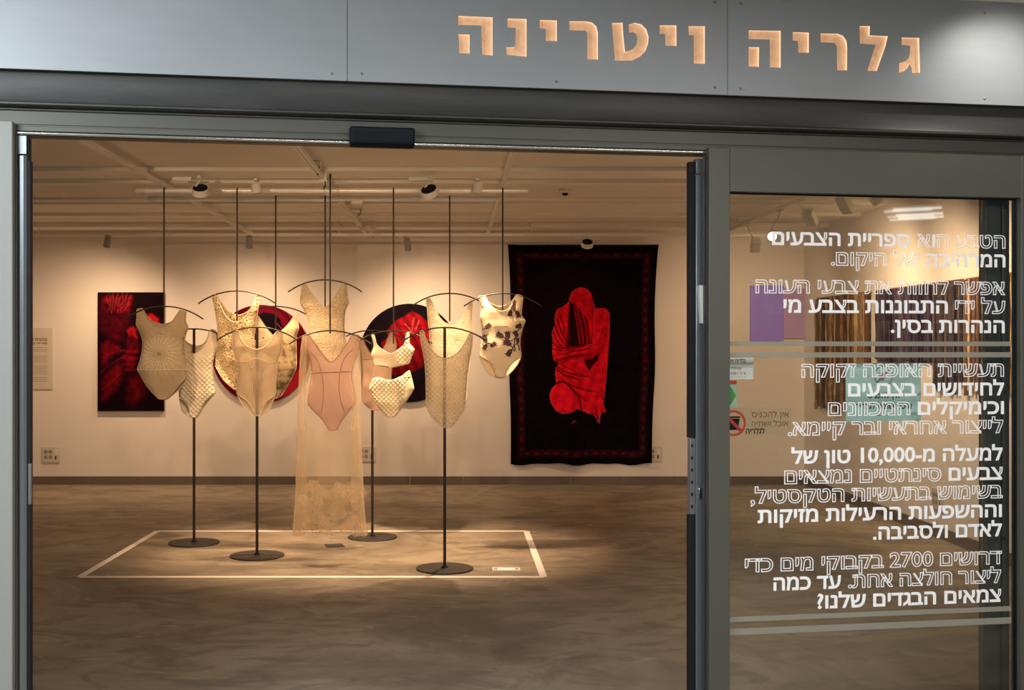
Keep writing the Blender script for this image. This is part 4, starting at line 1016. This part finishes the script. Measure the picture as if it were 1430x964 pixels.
# tapestry
def tap(X, Y):
    img = np.zeros(X.shape + (3,)) + np.array((.0045, .0025, .0035)) * (.6 + .9 * fbm(X / 6, Y / 6, 3))[..., None]
    g = np.exp(-(((X - 806) / 50) ** 2 + ((Y - 420) / 60) ** 2)); img += g[..., None] * np.array((.010, .004, .004))
    # border bands with small medallions
    bd = np.minimum(np.minimum(X - 716, 913 - X), np.minimum(Y - 345, 645 - Y))
    hz = np.minimum(Y - 345, 645 - Y) < np.minimum(X - 716, 913 - X); u = np.where(hz, X, Y)
    band = sst(6, 8, bd) * (1 - sst(16, 18, bd))
    med = np.clip(np.sin(u / 25 * 2 * PI / 1.1), 0, 1) * np.clip(1 - np.abs(bd - 11.5) / 4.5, 0, 1)
    img = over(img, band * .5 * (.4 + fbm(X / 3, Y / 3, 9)), (.05, .007, .012)); img = over(img, sst(.25, .7, med) * .8, (.085, .006, .015))
    tick = sst(.75, .95, np.sin(u / 25 * 2 * PI / 1.1 + 3.1)) * np.clip(1 - np.abs(bd - 12) / 2, 0, 1); img = over(img, tick * .45, (.06, .05, .045))
    dots = sst(.5, .9, np.sin(u / 4.2 * 2 * PI)) * np.clip(1 - np.abs(bd - 4.5) / 1.6, 0, 1); img = over(img, dots * .5, (.025, .005, .008))
    k = 4.0143; q = lambda pts: [(740 + x / k, 380 + y / k) for x, y in pts]
    body = q([(222, 145), (232, 115), (258, 92), (290, 86), (322, 96), (345, 130), (358, 175), (368, 206), (402, 202), (430, 210), (448, 236), (446, 330), (438, 440), (430, 560), (420, 670), (414, 740), (430, 785), (400, 790), (392, 850), (375, 820), (350, 800), (320, 790), (290, 775), (262, 765), (225, 790), (180, 795), (145, 775), (118, 735), (112, 690), (124, 655), (150, 628), (146, 580), (146, 540), (165, 512), (148, 500), (136, 492), (128, 440), (130, 380), (124, 345), (140, 290), (140, 238), (152, 210), (185, 196), (214, 172)])
    sd = sdf(X, Y, body) + (fbm(X / 2.2, Y / 2.2, 5) - .47) * 1.6
    shade = .45 + .75 * fbm(X / 9, Y / 7, 11) + .10 * np.sin(X / 2.3 + Y / 8)
    img = over(img, sst(-.4, .5, sd), (0, 0, 0)); img = img + (sst(-.4, .5, sd) * shade)[..., None] * RED * .95
    rim = sst(-.5, .3, sd) * (1 - sst(.4, 1.3, sd)); img = over(img, rim * .45, (.62, .10, .10))
    dark = lambda pts, a=1, e=1.2, c=BLK: sst(-e, e * .3, sdf(X, Y, q(pts)) + (fbm(X / 1.5, Y / 3, 21) - .47) * 2) * a
    img = over(img, dark([(222, 165), (250, 180), (280, 220), (318, 260), (338, 360), (345, 400), (300, 412), (250, 420), (205, 418), (212, 300)], .86), (.035, .003, .006))
    img = over(img, dark([(220, 180), (244, 190), (256, 260), (268, 330), (270, 410), (228, 416), (222, 300)], .95), (.012, .006, .006))
    img = over(img, dark([(300, 490), (345, 488), (385, 452), (380, 490), (355, 520), (332, 552), (312, 520)], .95), BLK)
    img = over(img, dark([(136, 500), (200, 470), (300, 455), (370, 455), (330, 480), (230, 490), (160, 520)], .55), DRED)
    for pts, w, a in (
        ([(228, 190), (232, 300), (250, 410)], .7, .5), ([(262, 200), (290, 320), (300, 405)], .6, -.8), ([(246, 190), (262, 300), (282, 405)], .5, -.7), ([(282, 190), (312, 300), (322, 400)], .7, -.85), ([(300, 190), (330, 300), (336, 390)], .7, -.7),
        ([(272, 210), (296, 320), (310, 408)], .6, .9), ([(150, 262), (175, 330), (215, 412)], .9, .85), ([(140, 300), (165, 365), (205, 418)], .9, .8), ([(132, 340), (160, 400), (190, 425)], .8, .8), ([(170, 240), (195, 330), (222, 400)], .7, .7),
        ([(128, 395), (170, 425), (240, 428), (310, 410)], .9, .75), ([(130, 430), (180, 440), (250, 436)], .7, .6), ([(136, 470), (180, 462), (260, 440), (330, 430)], .8, .65), ([(150, 494), (220, 480), (300, 462)], .8, .7),
        ([(150, 530), (200, 560), (270, 580), (330, 585)], .9, .75), ([(150, 545), (200, 580), (270, 600)], 1.0, .8), ([(180, 520), (240, 552), (290, 575)], .7, .6), ([(150, 626), (185, 612), (215, 630), (250, 675), (275, 700), (286, 770)], 1.1, .95), ([(190, 614), (240, 640), (300, 660), (370, 672)], .9, .75), ([(240, 660), (280, 690), (310, 720)], .8, .7), ([(415, 300), (390, 380), (370, 410)], .6, .65), ([(345, 130), (352, 210), (345, 400)], .7, .5), ([(405, 650), (412, 720)], .6, .8), ([(372, 760), (384, 845)], .9, .8)):
        a_ = (1 - sst(w * .45, w * 1.5, lined(X, Y, q(pts)) + (fbm(X / 2, Y / 3, 40) - .47) * .8)) * min(1, abs(a) * 1.15); img = over(img, a_, (.02, .002, .004) if a > 0 else RED * .8)
    fr = sst(190, 199.5, Y - 380) * sst(.42, .62, fbm(X / 1.2, Y / 4, 31)) * (sd > -2); img = over(img, fr * .85, BLK)
    for pts in ([(232, 848), (245, 832), (255, 838)], [(378, 842), (390, 800), (392, 850)]): img = over(img, 1 - sst(.3, .9, lined(X, Y, q(pts))), (.30, .05, .05))
    return img
def tap_place(X, Y):
    u = (X - 713) / 202; v = (Y - 342) / 306
    xx = X + (2.2 * v * (1 - v) * 4 * np.where(u < .5, 1, -1) * np.abs(u - .5) * 2) * .35 - 5.5 * v * (u > .5) * (u - .5) * 2 + 4 * (1 - v) ** 6 * (u - .5) * 2 + 3 * np.exp(-((v - .55) / .18) ** 2) * (u - .5) * 2
    yy = Y + (1.2 * np.sin(u * 17) + .8 * np.sin(u * 31)) * v ** 6 + 1.2 * np.sin(u * PI) * (1 - v) ** 8 
    dp = .022 + .012 * np.sin(u * 9 + v * 4) * v + .008 * np.sin(u * 21) * v
    d = YB - dp
    return np.stack([(xx - CX) * SBK - oT.x, -dp + 0 * X, EYE + (CY - yy) * SBK - oT.z], -1)
oT = Vector(((814 - CX) * SBK, YB, EYE + (CY - 648) * SBK))
tp_ = thing('tapestry', 'large black wall tapestry with a red draped seated figure', 'tapestry', oT)
o = picture_grid('woven_sheet', 713, 915, 342, 648, 205, 310, tap, tap_place, M['weave'], tp_)
m = o.modifiers.new('thickness', 'SOLIDIFY'); m.thickness = .010; m.offset = 1
a, b = (712 - CX) * SBK - oT.x, (917 - CX) * SBK - oT.x; zt = EYE + (CY - 343) * SBK - oT.z
MB().tube([(a, -.014, zt), (b, -.014, zt)], .007, 10).build('hanging_batten', M['blacksteel'], tp_)

# rectangular flower-and-fruit painting
def canvas1(X, Y):
    k = 5.071; q = lambda pts: [(40 + x / k, 395 + y / k) for x, y in pts]
    img = np.zeros(X.shape + (3,)) + np.array((.010, .002, .006))
    n = fbm(X / 5, Y / 5, 2); n2 = fbm(X / 2, Y / 9, 4)
    def blob(pts, col, a=1., soft=3., tex=0.0):
        nonlocal img
        al = sst(-soft * .6, soft * 1.7, sdf(X, Y, q(pts)) + (fbm(X / 4, Y / 4, 17) - .47) * 4) * a; img = over(img, al, (0, 0, 0)) + (al * (1 + tex * (n - .47) * 4))[..., None] * np.asarray(col)
    blob([(505, 90), (745, 85), (745, 170), (725, 300), (690, 420), (620, 430), (560, 390), (505, 330)], (.085, .002, .008), .9, 5, .5)
    blob([(520, 90), (745, 85), (745, 160), (720, 215), (640, 215), (600, 150), (540, 150)], (.30, .004, .016), .95, 4, .6)
    for i in range(34):
        u = i / 33; x0 = 545 + 185 * u; bend = (u - .45) * 70
        pts = [(x0, 92 + 18 * math.sin(i * 2.1)), (x0 - bend * .4 + 14 * math.sin(i * 1.7), 140 + 20 * math.sin(i * 3.3)), (x0 - bend + 20 * math.sin(i), 190 + 26 * math.sin(i * 1.3))]
        img = over(img, (1 - sst(.15, .8, lined(X, Y, q(pts)))) * (.45 if i % 2 else .6), (.55, .05, .06) if i % 2 else (.02, .001, .003))
    blob([(835, 225), (880, 215), (930, 250), (942, 300), (930, 330), (860, 330), (835, 280)], (.62, .010, .020), 1, 2.5, .25)
    blob([(700, 330), (740, 300), (775, 320), (780, 400), (735, 380), (705, 400)], (.42, .006, .015), 1, 2.2, .3)
    blob([(520, 430), (565, 398), (620, 430), (660, 440), (670, 470), (690, 490), (620, 510), (580, 560), (525, 620), (515, 520)], (.17, .003, .010), 1, 4, .4)
    blob([(690, 380), (780, 390), (800, 480), (700, 480)], (.12, .002, .010), .9, 4, .5)
    for c0, rx, ry, cl in (((735, 490), 50, 22, .28), ((720, 535), 62, 26, .30), ((715, 575), 55, 22, .22), ((730, 615), 45, 22, .16)):
        blob([(c0[0] + rx * math.cos(a), c0[1] + ry * math.sin(a)) for a in np.linspace(0, 2 * PI, 18)[:-1]], (cl, .003, .012), 1, 3, .3)
    blob([(520, 680), (580, 600), (640, 545), (680, 590), (690, 650), (640, 760), (560, 830), (520, 850)], (.17, .003, .009), .95, 6, .4)
    blob([(700, 660), (790, 640), (850, 700), (840, 800), (760, 880), (690, 860)], (.09, .002, .006), .9, 7, .4)
    blob([(735, 690), (790, 700), (800, 800), (760, 840), (735, 780)], (.15, .003, .008), .8, 6, .3)
    for pts in ([(520, 640), (570, 590), (650, 540), (690, 510)], [(525, 760), (600, 700), (660, 640)], [(600, 500), (640, 480), (690, 480)]): img = over(img, (1 - sst(.2, 1.2, lined(X, Y, q(pts)))) * .22, (.50, .03, .04))
    img = img * (.52 + .36 * n2[..., None])
    return img
oP = onwall(184, 574)
r = thing('canvas_painting', 'tall rectangular canvas of red flowers and fruit on black', 'painting', (oP.x, YB, oP.z))
hw, hh = 46 * SBK, 165.5 * SBK
MB().box((-hw, -.045, 0), (hw, -.004, hh)).build('canvas_body', M['inkblack'], r, .003)
picture_grid('painted_face', 139, 229.5, 409.5, 573, 130, 230, canvas1, lambda X, Y: np.stack([(X - 184) * SBK, -.0462 + 0 * X, (574 - Y) * SBK], -1), M['paint'], r)

# round paintings
def disc(name, cx, cy, R, paint, label, edge):
    o0 = onwall(cx, cy); r = thing(name, label, 'painting', (o0.x, YB, o0.z))
    Rm = R * SBK
    MB().lathe([(Rm * .98, 0.004), (Rm, .010), (Rm, .048), (Rm * .99, .052)], 96, Matrix.Rotation(PI / 2, 4, 'X')).build('panel_body', edge, r)
    nr, na = 70, 220; rad = np.linspace(0.002, .992, nr)[:, None] * np.ones((1, na)); an = (np.arange(na) / na * 2 * PI)[None, :] * np.ones((nr, 1))
    X = cx + R * rad * np.cos(an); Y = cy - R * rad * np.sin(an)
    img = np.clip(paint(X, Y), 0, 1)
    V = np.stack([(X - cx) * SBK, -.0535 + 0 * X, (cy - Y) * SBK], -1).reshape(-1, 3)
    Fc = [(i * na + j, i * na + (j + 1) % na, (i + 1) * na + (j + 1) % na, (i + 1) * na + j) for i in range(nr - 1) for j in range(na)] + [tuple(range(na))]
    pig_mesh('painted_face', V, Fc, img.reshape(-1, 3), M['paint'], r)
def round1(X, Y):
    k = 5.073; q = lambda pts: [(290 + x / k, 400 + y / k) for x, y in pts]
    n = fbm(X / 7, Y / 7, 8); img = np.zeros(X.shape + (3,)) + np.array((.085, .002, .009)) * (.75 + .5 * n)[..., None]
    al = sst(-1, 3, sdf(X, Y, q([(230, 210), (300, 165), (420, 145), (520, 175), (600, 260), (560, 330), (470, 400), (300, 420)]))); img = over(img, al * .8, (.20, .004, .022))
    al = sst(-1, 2, sdf(X, Y, q([(350, 205), (400, 182), (470, 190), (520, 230), (545, 300), (500, 360), (420, 400), (330, 390)]))); img = over(img, al, (.008, .004, .006))
    for pts in ([(190, 240), (270, 190), (360, 150), (470, 145)], [(560, 170), (610, 250), (600, 330)], [(480, 250), (540, 310), (580, 300)]): img = over(img, (1 - sst(.3, 1.4, lined(X, Y, q(pts)))) * .6, (.42, .02, .05))
    al = sst(-1, 2, sdf(X, Y, q([(640, 590), (690, 560), (690, 680), (600, 760), (480, 800), (540, 740), (610, 640)]))); img = over(img, al * .8, (.36, .012, .030))
    al = sst(-1, 3, sdf(X, Y, q([(610, 420), (700, 420), (690, 560), (640, 580), (610, 560)]))); img = over(img, al * .6, (.10, .001, .012))
    return img
disc('round_painting', 365.5, 494.5, 68.5, round1, 'round dark red painting behind the golden netted suit', M['inkred'])
def round2(X, Y):
    k = 4.5875; q = lambda pts: [(500 + x / k, 400 + y / k) for x, y in pts]
    n = fbm(X / 5, Y / 5, 6); img = np.zeros(X.shape + (3,)) + np.array((.007, .004, .007)) * (.6 + n)[..., None]
    sd = sdf(X, Y, q([(180, 290), (240, 220), (300, 190), (350, 158), (400, 185), (445, 225), (470, 290), (478, 350), (462, 410), (440, 470), (410, 520), (330, 560), (240, 575), (210, 560), (230, 480), (210, 430), (160, 400), (150, 360), (200, 320)]))
    al = sst(-.5, 1.2, sd); fold = .5 + .6 * fbm(X / 3 + Y / 8, Y / 3, 12) + .25 * np.sin(X / 2.2 - Y / 5)
    img = over(img, al, (0, 0, 0)) + (al * np.clip(fold * np.clip(1.15 - (Y - 445) / 90, .2, 1), 0, 1.4))[..., None] * np.array((.40, .007, .017))
    for pts, c_ in (([(300, 240), (330, 270), (340, 300)], 1), ([(360, 200), (350, 260), (345, 300)], 1), ([(390, 220), (370, 280)], 1), ([(300, 300), (330, 330), (300, 350)], 1), ([(350, 320), (380, 360), (400, 420)], 0), ([(420, 300), (440, 360), (450, 420)], 0), ([(300, 330), (350, 320), (420, 340)], 0), ([(240, 240), (300, 260), (420, 250)], 0), ([(330, 370), (360, 420), (340, 480)], 0), ([(280, 480), (330, 500), (400, 490)], 0), ([(430, 240), (450, 300)], 0)):
        img = over(img, (1 - sst(.25, 1.0, lined(X, Y, q(pts)))) * .75, (.80, .16, .17) if c_ else (.05, .002, .006))
    return img
disc('round_painting', 572, 493, 68.5, round2, 'round black painting of a red cloth-wrapped head behind the bikini', M['inkblack'])

# wall text panel, far left
a0 = onwall(42, 544)
r = thing('wall_text_panel', 'pale printed text panel with a red heading, by the left door jamb', 'text panel', (a0.x, YB, a0.z))
hw, hh = 32 * SBK, 86 * SBK
MB().box((-hw, -.012, 0), (hw, -.001, hh)).build('board', M['plate'], r, .002)
def wtext(s_, x0, x1, z, h, mat):
    v, fs = words_at(s_, x0, x1, z, h, -.0128, .016); mb = MB(); mb.add(v, fs); mb.build('lettering', mat, r, 0, False)
xr = 24.5 * SBK
wtext('צבעים חיים', -6 * SBK, xr, hh - 18 * SBK, 3.6 * SBK, M['inkred'])
wtext('ספריית הצבעים', -6 * SBK, xr, hh - 23 * SBK, 2.4 * SBK, M['inkblack'])
for k_, grp in ((28, 3), (40, 4), (54, 5), (70, 3)):
    mb = MB()
    for i in range(grp):
        z = hh - (k_ + i * 2.6) * SBK; mb.box((-24 * SBK if i < grp - 1 else 2 * SBK, -.0126, z), (xr, -.0121, z + .7 * SBK))
    mb.build('text_block', M['inkgrey'], r)

# lilac patch deep in the right corner, built as a two-tone panel
a0 = onwall(1087, 477)
r = thing('lilac_panel', 'lilac two-tone patch built as a panel near the far right corner, seen through glass', 'panel', (a0.x, YB, a0.z))
M['lilac'] = plain('lilac_cloth', (.34, .26, .95), .7, 0, .08, 6); M['lilac2'] = plain('pale_lilac_cloth', (.48, .34, .62), .7, 0, .08, 6)
MB().box((-40 * SBK, -.03, 0), (6 * SBK, -.002, 78 * SBK)).build('left_panel', M['lilac'], r, .003)
MB().box((6.3 * SBK, -.025, 4 * SBK), (38 * SBK, -.002, 74 * SBK)).build('right_panel', M['lilac2'], r, .003)

# power outlets on the back and right walls
def outlet(o0, label, w, h, rot=0.0):
    r = thing('wall_outlet', label, 'outlet', o0, 'white multi-socket wall outlets', (0, 0, rot))
    MB().box((-w / 2, -.012, 0), (w / 2, -.0005, h)).build('plate', M['plate'], r, .004)
    for i in range(2):
        for j in range(2):
            cx, cz = -w * .27 + i * w * .26, h * (.34 + .34 * j)
            f = MB().lathe([(w * .11, 0), (w * .11, .002)], 18, Matrix.Translation((cx, -.012, cz)) @ Matrix.Rotation(PI / 2, 4, 'X')).build('socket', M['lampgrey'], r)
            mb = MB()
            for a in (PI / 2, -PI / 6, PI + PI / 6): mb.lathe([(w * .022, 0), (w * .022, .0008)], 8, Matrix.Translation((cx + w * .05 * math.cos(a), -.014, cz + w * .05 * math.sin(a))) @ Matrix.Rotation(PI / 2, 4, 'X'))
            mb.build('pin_hole', M['socket'], f)
    MB().box((w * .22, -.014, h * .50), (w * .42, -.012, h * .84)).build('switch', M['lampwhite'], r, .001)
    MB().box((w * .24, -.0135, h * .20), (w * .33, -.012, h * .42)).build('data_port', M['socket'], r, .001)
for px0, px1, py0, py1, lab in ((57.5, 85, 624, 646, 'white multi-socket wall outlet near the left door jamb'), (500, 523.5, 622, 645, 'white multi-socket wall outlet half hidden behind the sheer skirt'), (902, 921, 622, 645, 'white multi-socket wall outlet at the right bottom corner of the tapestry')):
    p = onwall((px0 + px1) / 2, py1); outlet((p.x, YB, p.z), lab, .20, .175)

# ================================================================== HANGINGS ON THE RIGHT WALL
def rwall(px, py):
    d = XR * FPX / (px - CX); return d, EYE + (CY - py) / FPX * d
def hanging(px0, px1, zt, zb, pal, label, seed, fringe=.10, name='fibre_hanging'):
    ya, yb = XR * FPX / (px1 - CX), XR * FPX / (px0 - CX)    # near, far
    r = thing(name, label, 'textile hanging', (XR, (ya + yb) / 2, zb), 'fibre hangings along the right wall')
    rr = random.Random(seed); V, Fc, cols = [], [], []
    y = ya; L = yb - ya
    while y < yb - .004:
        w = rr.uniform(.012, .034); y2 = min(y + w, yb); c = np.array(rr.choice(pal)) * rr.uniform(.6, 1.35)
        z0 = zb + rr.uniform(0, fringe); dep = rr.uniform(.018, .045); n = 26; k = len(V)
        for i in range(n):
            u = i / (n - 1); z = z0 + (zt - z0) * u; tw = .004 * math.sin(z * 19 + y * 50); g_ = 1 + .55 * (rr.random() - .5)
            for (yy, xx) in ((y, -.012), (y + (y2 - y) * .25, -dep), (y + (y2 - y) * .75, -dep), (y2, -.012)):
                V.append((xx + tw, yy - (ya + yb) / 2 + tw * .6, z - zb)); cols.append(np.clip(c * g_, 0, 1))
        for i in range(n - 1):
            for j in range(3): Fc.append((k + i * 4 + j, k + i * 4 + j + 1, k + (i + 1) * 4 + j + 1, k + (i + 1) * 4 + j))
        y = y2
    pig_mesh('fibre_strands', V, Fc, np.array(cols), M['fibre'], r, True)
    MB().box((-.014, -L / 2 - .01, zt - zb - .012), (-.001, L / 2 + .01, zt - zb + .012)).build('top_batten', M['inkbrown'], r, .002)
    MB().box((-.011, -L / 2 + .004, fringe * .9), (-.001, L / 2 - .004, zt - zb - .013)).build('backing_cloth', M['inkblack'], r, .002)
BR = [(.10, .055, .03), (.20, .12, .06), (.32, .21, .11), (.06, .035, .025), (.38, .28, .16), (.16, .06, .03)]
PL = [(.032, .020, .048), (.050, .032, .066), (.06, .045, .075), (.026, .016, .040), (.085, .065, .075)]
DK = [(.032, .02, .036), (.05, .035, .050), (.02, .013, .026), (.13, .09, .07), (.07, .05, .06)]
OR = [(.40, .24, .10), (.55, .36, .17), (.20, .10, .05), (.62, .46, .26), (.30, .16, .10), (.10, .06, .05)]
hanging(1143, 1217, 2.06, .86, BR, 'brown striped fibre hanging, farthest along the right wall', 1, .12)
hanging(1226, 1302.5, 2.06, 1.40, PL, 'dark plum wide fibre hanging, second from the far corner', 2, .04)
hanging(1306, 1346, 2.06, 1.17, DK, 'dark narrow fibre hanging between the plum one and the orange one', 3, .10)
hanging(1352, 1424, 2.06, 1.17, OR, 'orange brown fibre hanging, nearest to the glass on the right wall', 4, .10)
d, z = rwall(1310, 712)
outlet((XR, d, z), 'white multi-socket wall outlet low on the right wall', .20, .175, -PI / 2)

# ================================================================== CEILING TRACKS, LAMPS
def track_bar(x, y0, y1, z, label, w=.035):
    r = thing('lighting_track', label, 'lighting track', (x, (y0 + y1) / 2, z), 'white tracks running into the room'); L = (y1 - y0) / 2
    MB().prism([(-w / 2, 0), (-w / 2, .03), (w / 2, .03), (w / 2, 0), (w * .22, 0), (w * .22, .012), (-w * .22, .012), (-w * .22, 0)], -L, L).build('track_channel', M['track'], r, 0)
    for yy in [q - (y0 + y1) / 2 for q in (6.6, 7.7, 9.6, 11.6)]:
        MB().tube([(0, yy, .028), (0, yy, ZC - z - .0)], .004, 8).build('suspension', M['track'], r)
    MB().box((-w / 2, L, -.002), (w / 2, L + .02, .032)).build('end_cap', M['track'], r, .002)
    return r
ZT = 2.757
track_bar(-2.20, 5.2, 12.4, ZT, 'white ceiling track farthest to the left, over the beige suit')
track_bar(-.96, 5.4, 12.2, ZT + .0, 'white ceiling track over the long-skirted suit, in the middle')
track_bar(.36, 5.6, 12.3, ZT, 'white ceiling track over the flower-embroidered suit')
track_bar(2.87, 6.2, 12.3, ZT, 'white ceiling track along the right wall, seen through the glass')
r = thing('wall_track', 'long white ceiling track running across close to the back wall', 'lighting track', (-.6, 11.85, 2.69))
MB().prism([(-.018, -.0), (-.018, .03), (.018, .03), (.018, 0)], -4.4, 4.2, RZ).build('track_channel', M['track'], r, .002)
for xx in (-3.7, -2.4, -.6, 1.4, 3.3): MB().tube([(xx, 0, .028), (xx, 0, ZC - 2.69)], .005, 8).build('suspension', M['track'], r)

def lamp(pos, aim, label, power=0, ang=50, style='can', size=.045, length=.12, mount=None, col=WARM, mat='lampwhite', blend=.7, lit=False, box=None, name='track_spotlight', rad=.03):
    """pos: centre of the can; mount: point on the track it hangs from"""
    pos = Vector(pos); mount = Vector(mount or (pos.x, pos.y, ZT)); aim = Vector(aim)
    r = thing(name, label, 'spotlight', mount, 'track spotlights in the gallery')
    q = (aim - pos).to_track_quat('-Z', 'Y').to_matrix().to_4x4(); T = Matrix.Translation(pos - mount) @ q
    MB().box((-.014, -.05, -.018), (.014, .05, -.0005)).build('track_adapter', M[mat], r, .003)
    top = T @ (Vector((size * .98, 0, 0)) if style == 'face' else Vector((0, 0, length * .25)))
    MB().tube([(0, 0, -.016), (0, 0, max(-.03, top.z + .02)), top], .007, 8).build('arm', M[mat], r)
    h = length / 2
    if style == 'box':
        MB().box((-size, -size * .7, -h), (size, size * .7, h), T).build('lamp_body', M[mat], r, .004)
        MB().box((-size * .85, -size * .55, -h - .002), (size * .85, size * .55, -h), T).build('baffle', M['lampdark'], r)
    else:
        MB().lathe([(size * .55, h), (size * .92, h * .94), (size, h * .8), (size, -h), (size * .9, -h), (size * .88, -h + .004), (.002, -h + .004)], 28, T).build('lamp_body', M[mat], r)
        MB().lathe([(size * .87, -h + .0045), (size * .85, -h - .003 if style == 'face' else -h + .003), (.002, -h + .001)], 28, T).build('baffle', M['lampglow'] if lit else M['lampdark'], r)
    if box:
        MB().box((box[0], -.02, -.034), (box[1], .02, -.004)).build('driver_box', M[mat], r, .003)
    if power:
        power = power * LAMP_K
        s_ = spot('lamp_light', T @ Vector((0, 0, -h - .012)) + mount, aim, power, ang, col, blend, rad)
    return r
t = NT('lit_lens'); M['lampglow'] = t.fin(t.n('ShaderNodeEmission', {0: (1, .86, .62), 1: 9.0}))

# four lamps among the pipes
d = 8.42
lamp(P(280, 267, d), P(280, 267, d) + Vector((.05, -.6, .8)), 'round black-faced spotlight at the left end of the pipes', 0, 78, 'face', .062, .055, (-1.87, d, 2.80), box=(-.2, -.06))
lamp(P(358, 263, 8.55), (-1.05, 8.75, .0), 'white can spotlight hanging before the pipes over the netted suit', 88, 70, 'can', .036, .075, (-1.48, 8.55, 2.80))
lamp(P(600, 268, d), P(600, 268, d) + Vector((-.25, -.6, .7)), 'tilted black-faced spotlight over the sheer checked suit', 0, 78, 'face', .066, .05, (-.18, d, 2.80), box=(-.16, .02))
lamp(P(667, 262, 8.55), (-.35, 8.75, .0), 'white can spotlight hanging before the pipes near their right end', 95, 70, 'can', .036, .085, (.17, 8.55, 2.80))
# lamps along the wall track, turned on the pictures
TY, TZ = 11.85, 2.69
for px, py, ax, ay, lab, pw in ((150, 337, 110, 600, 'grey can spotlight at the back wall above the red flower painting', 29), (348, 338, 350, 600, 'grey can spotlight at the back wall above the round dark red painting', 27), (569, 341, 610, 600, 'grey can spotlight at the back wall above the round black painting', 31)):
    p = P(px, py, TY - .1); lamp(p, onwall(ax, ay), lab, pw, 138, 'can', .034, .125, (p.x - .03, TY, TZ), mat='lampgrey', blend=1.0, rad=.05)
p = P(820, 341, TY - .1); lamp(p, p + Vector((0, -.6, .8)), 'round black-faced spotlight right above the tapestry', 0, 60, 'face', .062, .055, (p.x, TY, TZ), box=(-.12, .14))
# unseen lamps added at the tracks' entrance end to light the garments' fronts
for x, ax, lab, pw in ((-2.20, -1.9, 'added white can spotlight on the left track, unseen inside the door, aimed at the suits', 60), (-.96, -.9, 'added white can spotlight on the middle track, unseen inside the door, aimed at the suits', 60), (.36, .0, 'added white can spotlight on the right-hand track, unseen inside the door, aimed at the suits', 42)):
    lamp((x, 5.95, 2.69), (ax, 8.9, 1.25), lab, pw * .72, 72, 'can', .036, .09, (x, 6.0, ZT), blend=.9)
# lamps along the right wall
for px, py, ax, lab, pw, lit in ((1055, 343, (3.2, YB, 1.5), 'grey box spotlight farthest along the right track', 14, False), (1131, 304, (XR, 10.6, 1.4), 'grey box spotlight in the middle of the right track', 36, False), (1180, 285, (XR, 9.3, 1.4), 'grey box spotlight nearer on the right track, seen through glass', 33, False), (1218, 272, (XR, 8.0, 1.4), 'grey box spotlight nearest on the right track, cut by the door frame', 26, False)):
    dd = 2.95 * FPX / (px - CX); p = P(px, py, dd)
    lamp(p, ax, lab, pw, 125, 'box', .045, .15, (2.87, dd, ZT), mat='track', blend=1.0)
dd = 2.80 * FPX / (1079 - CX); p = P(1079, 329, dd)
lamp(p, (1.2, 6.0, 1.2), 'lit white spotlight shining toward the entrance, seen through glass', 14, 70, 'face', .042, .09, (2.87, dd, ZT), lit=True)

# small fittings
o0 = P(790, 268, 9.4); r = thing('smoke_detector', 'small white smoke detector on the ceiling right of the pipes', 'smoke detector', (o0.x, 9.45, ZC))
MB().lathe([(.055, -.004), (.055, -.028), (.045, -.036)], 28).build('detector_base', M['lampwhite'], r); MB().lathe([(.026, -.034), (.022, -.052), (.01, -.056)], 20).build('sensor_head', M['lampdark'], r)
MB().lathe([(.056, 0), (.056, -.005)], 28).build('mounting_ring', M['lampwhite'], r)
o0 = Vector((-.96, 8.44, ZT)); r = thing('zip_tie', 'white plastic tie looped around the pipe and middle track', 'tie', (-.96, DF + .02, ZP))
MB().tube([(0, .0, .0) if False else (.030 * math.cos(a), .026 * math.cos(a), .012 + .046 * math.sin(a)) for a in np.linspace(0, 2 * PI, 28)], .0045, 8).build('loop', M['lampwhite'], r)
MB().box((.016, -.02, .045), (.034, .0, .062)).build('tie_head', M['lampwhite'], r, .002)
for px, py, dd, w, h, lab in ((443, 233, 8.05, .055, .03, 'small white junction box on the ceiling, left of the middle track'), (452, 246, 8.3, .05, .10, 'tall white power feed box on the middle track'), (499, 289, 10.1, .10, .07, 'white twin junction box on the ceiling over the round black painting'), (520, 320, 11.9, .06, .08, 'white feed box at the far end of the middle track')):
    p = P(px, py, dd); r = thing('junction_box', lab, 'junction box', (p.x, dd, ZC), 'white boxes on the ceiling'); zt = p.z - ZC
    MB().box((-w / 2, -.03, min(zt - h / 2, -.03)), (w / 2, .03, -.0005)).build('box_body', M['track'], r, .004)
    MB().box((-w / 2 - .006, -.034, min(zt - h / 2, -.03) + .004), (w / 2 + .006, -.030, min(zt - h / 2, -.03) + .02)).build('cover_lip', M['lampwhite'], r, .002)
    MB().tube([(w * .3, -.036, min(zt - h / 2, -.03) + .01), (w * .35, -.04, min(zt - h / 2, -.03) - .03), (w * .1, -.036, min(zt - h / 2, -.03) - .05), (w * .15, -.02, min(zt - h / 2, -.03) - .02)], .0035, 8).build('cable', M['blacksteel'], r)
r = thing('passage_fluorescent', 'white fixture of three bare tubes on the passage ceiling, mirrored in the glass', 'ceiling light', (6.7, -1.06, ZO), rot=(0, 0, .75))
MB().box((-.35, -.55, -.03), (.35, .55, -.0005)).build('fixture_pan', M['lampwhite'], r, .004)
t = NT('fluorescent_tube'); M['fluo'] = t.fin(t.n('ShaderNodeEmission', {0: (1, .97, .90), 1: 5.0}))
for yy in (-.42, -.12, .40): MB().tube([(-.22, yy, -.050), (.22, yy, -.050)], .014, 10).build('tube', M['fluo'], r)
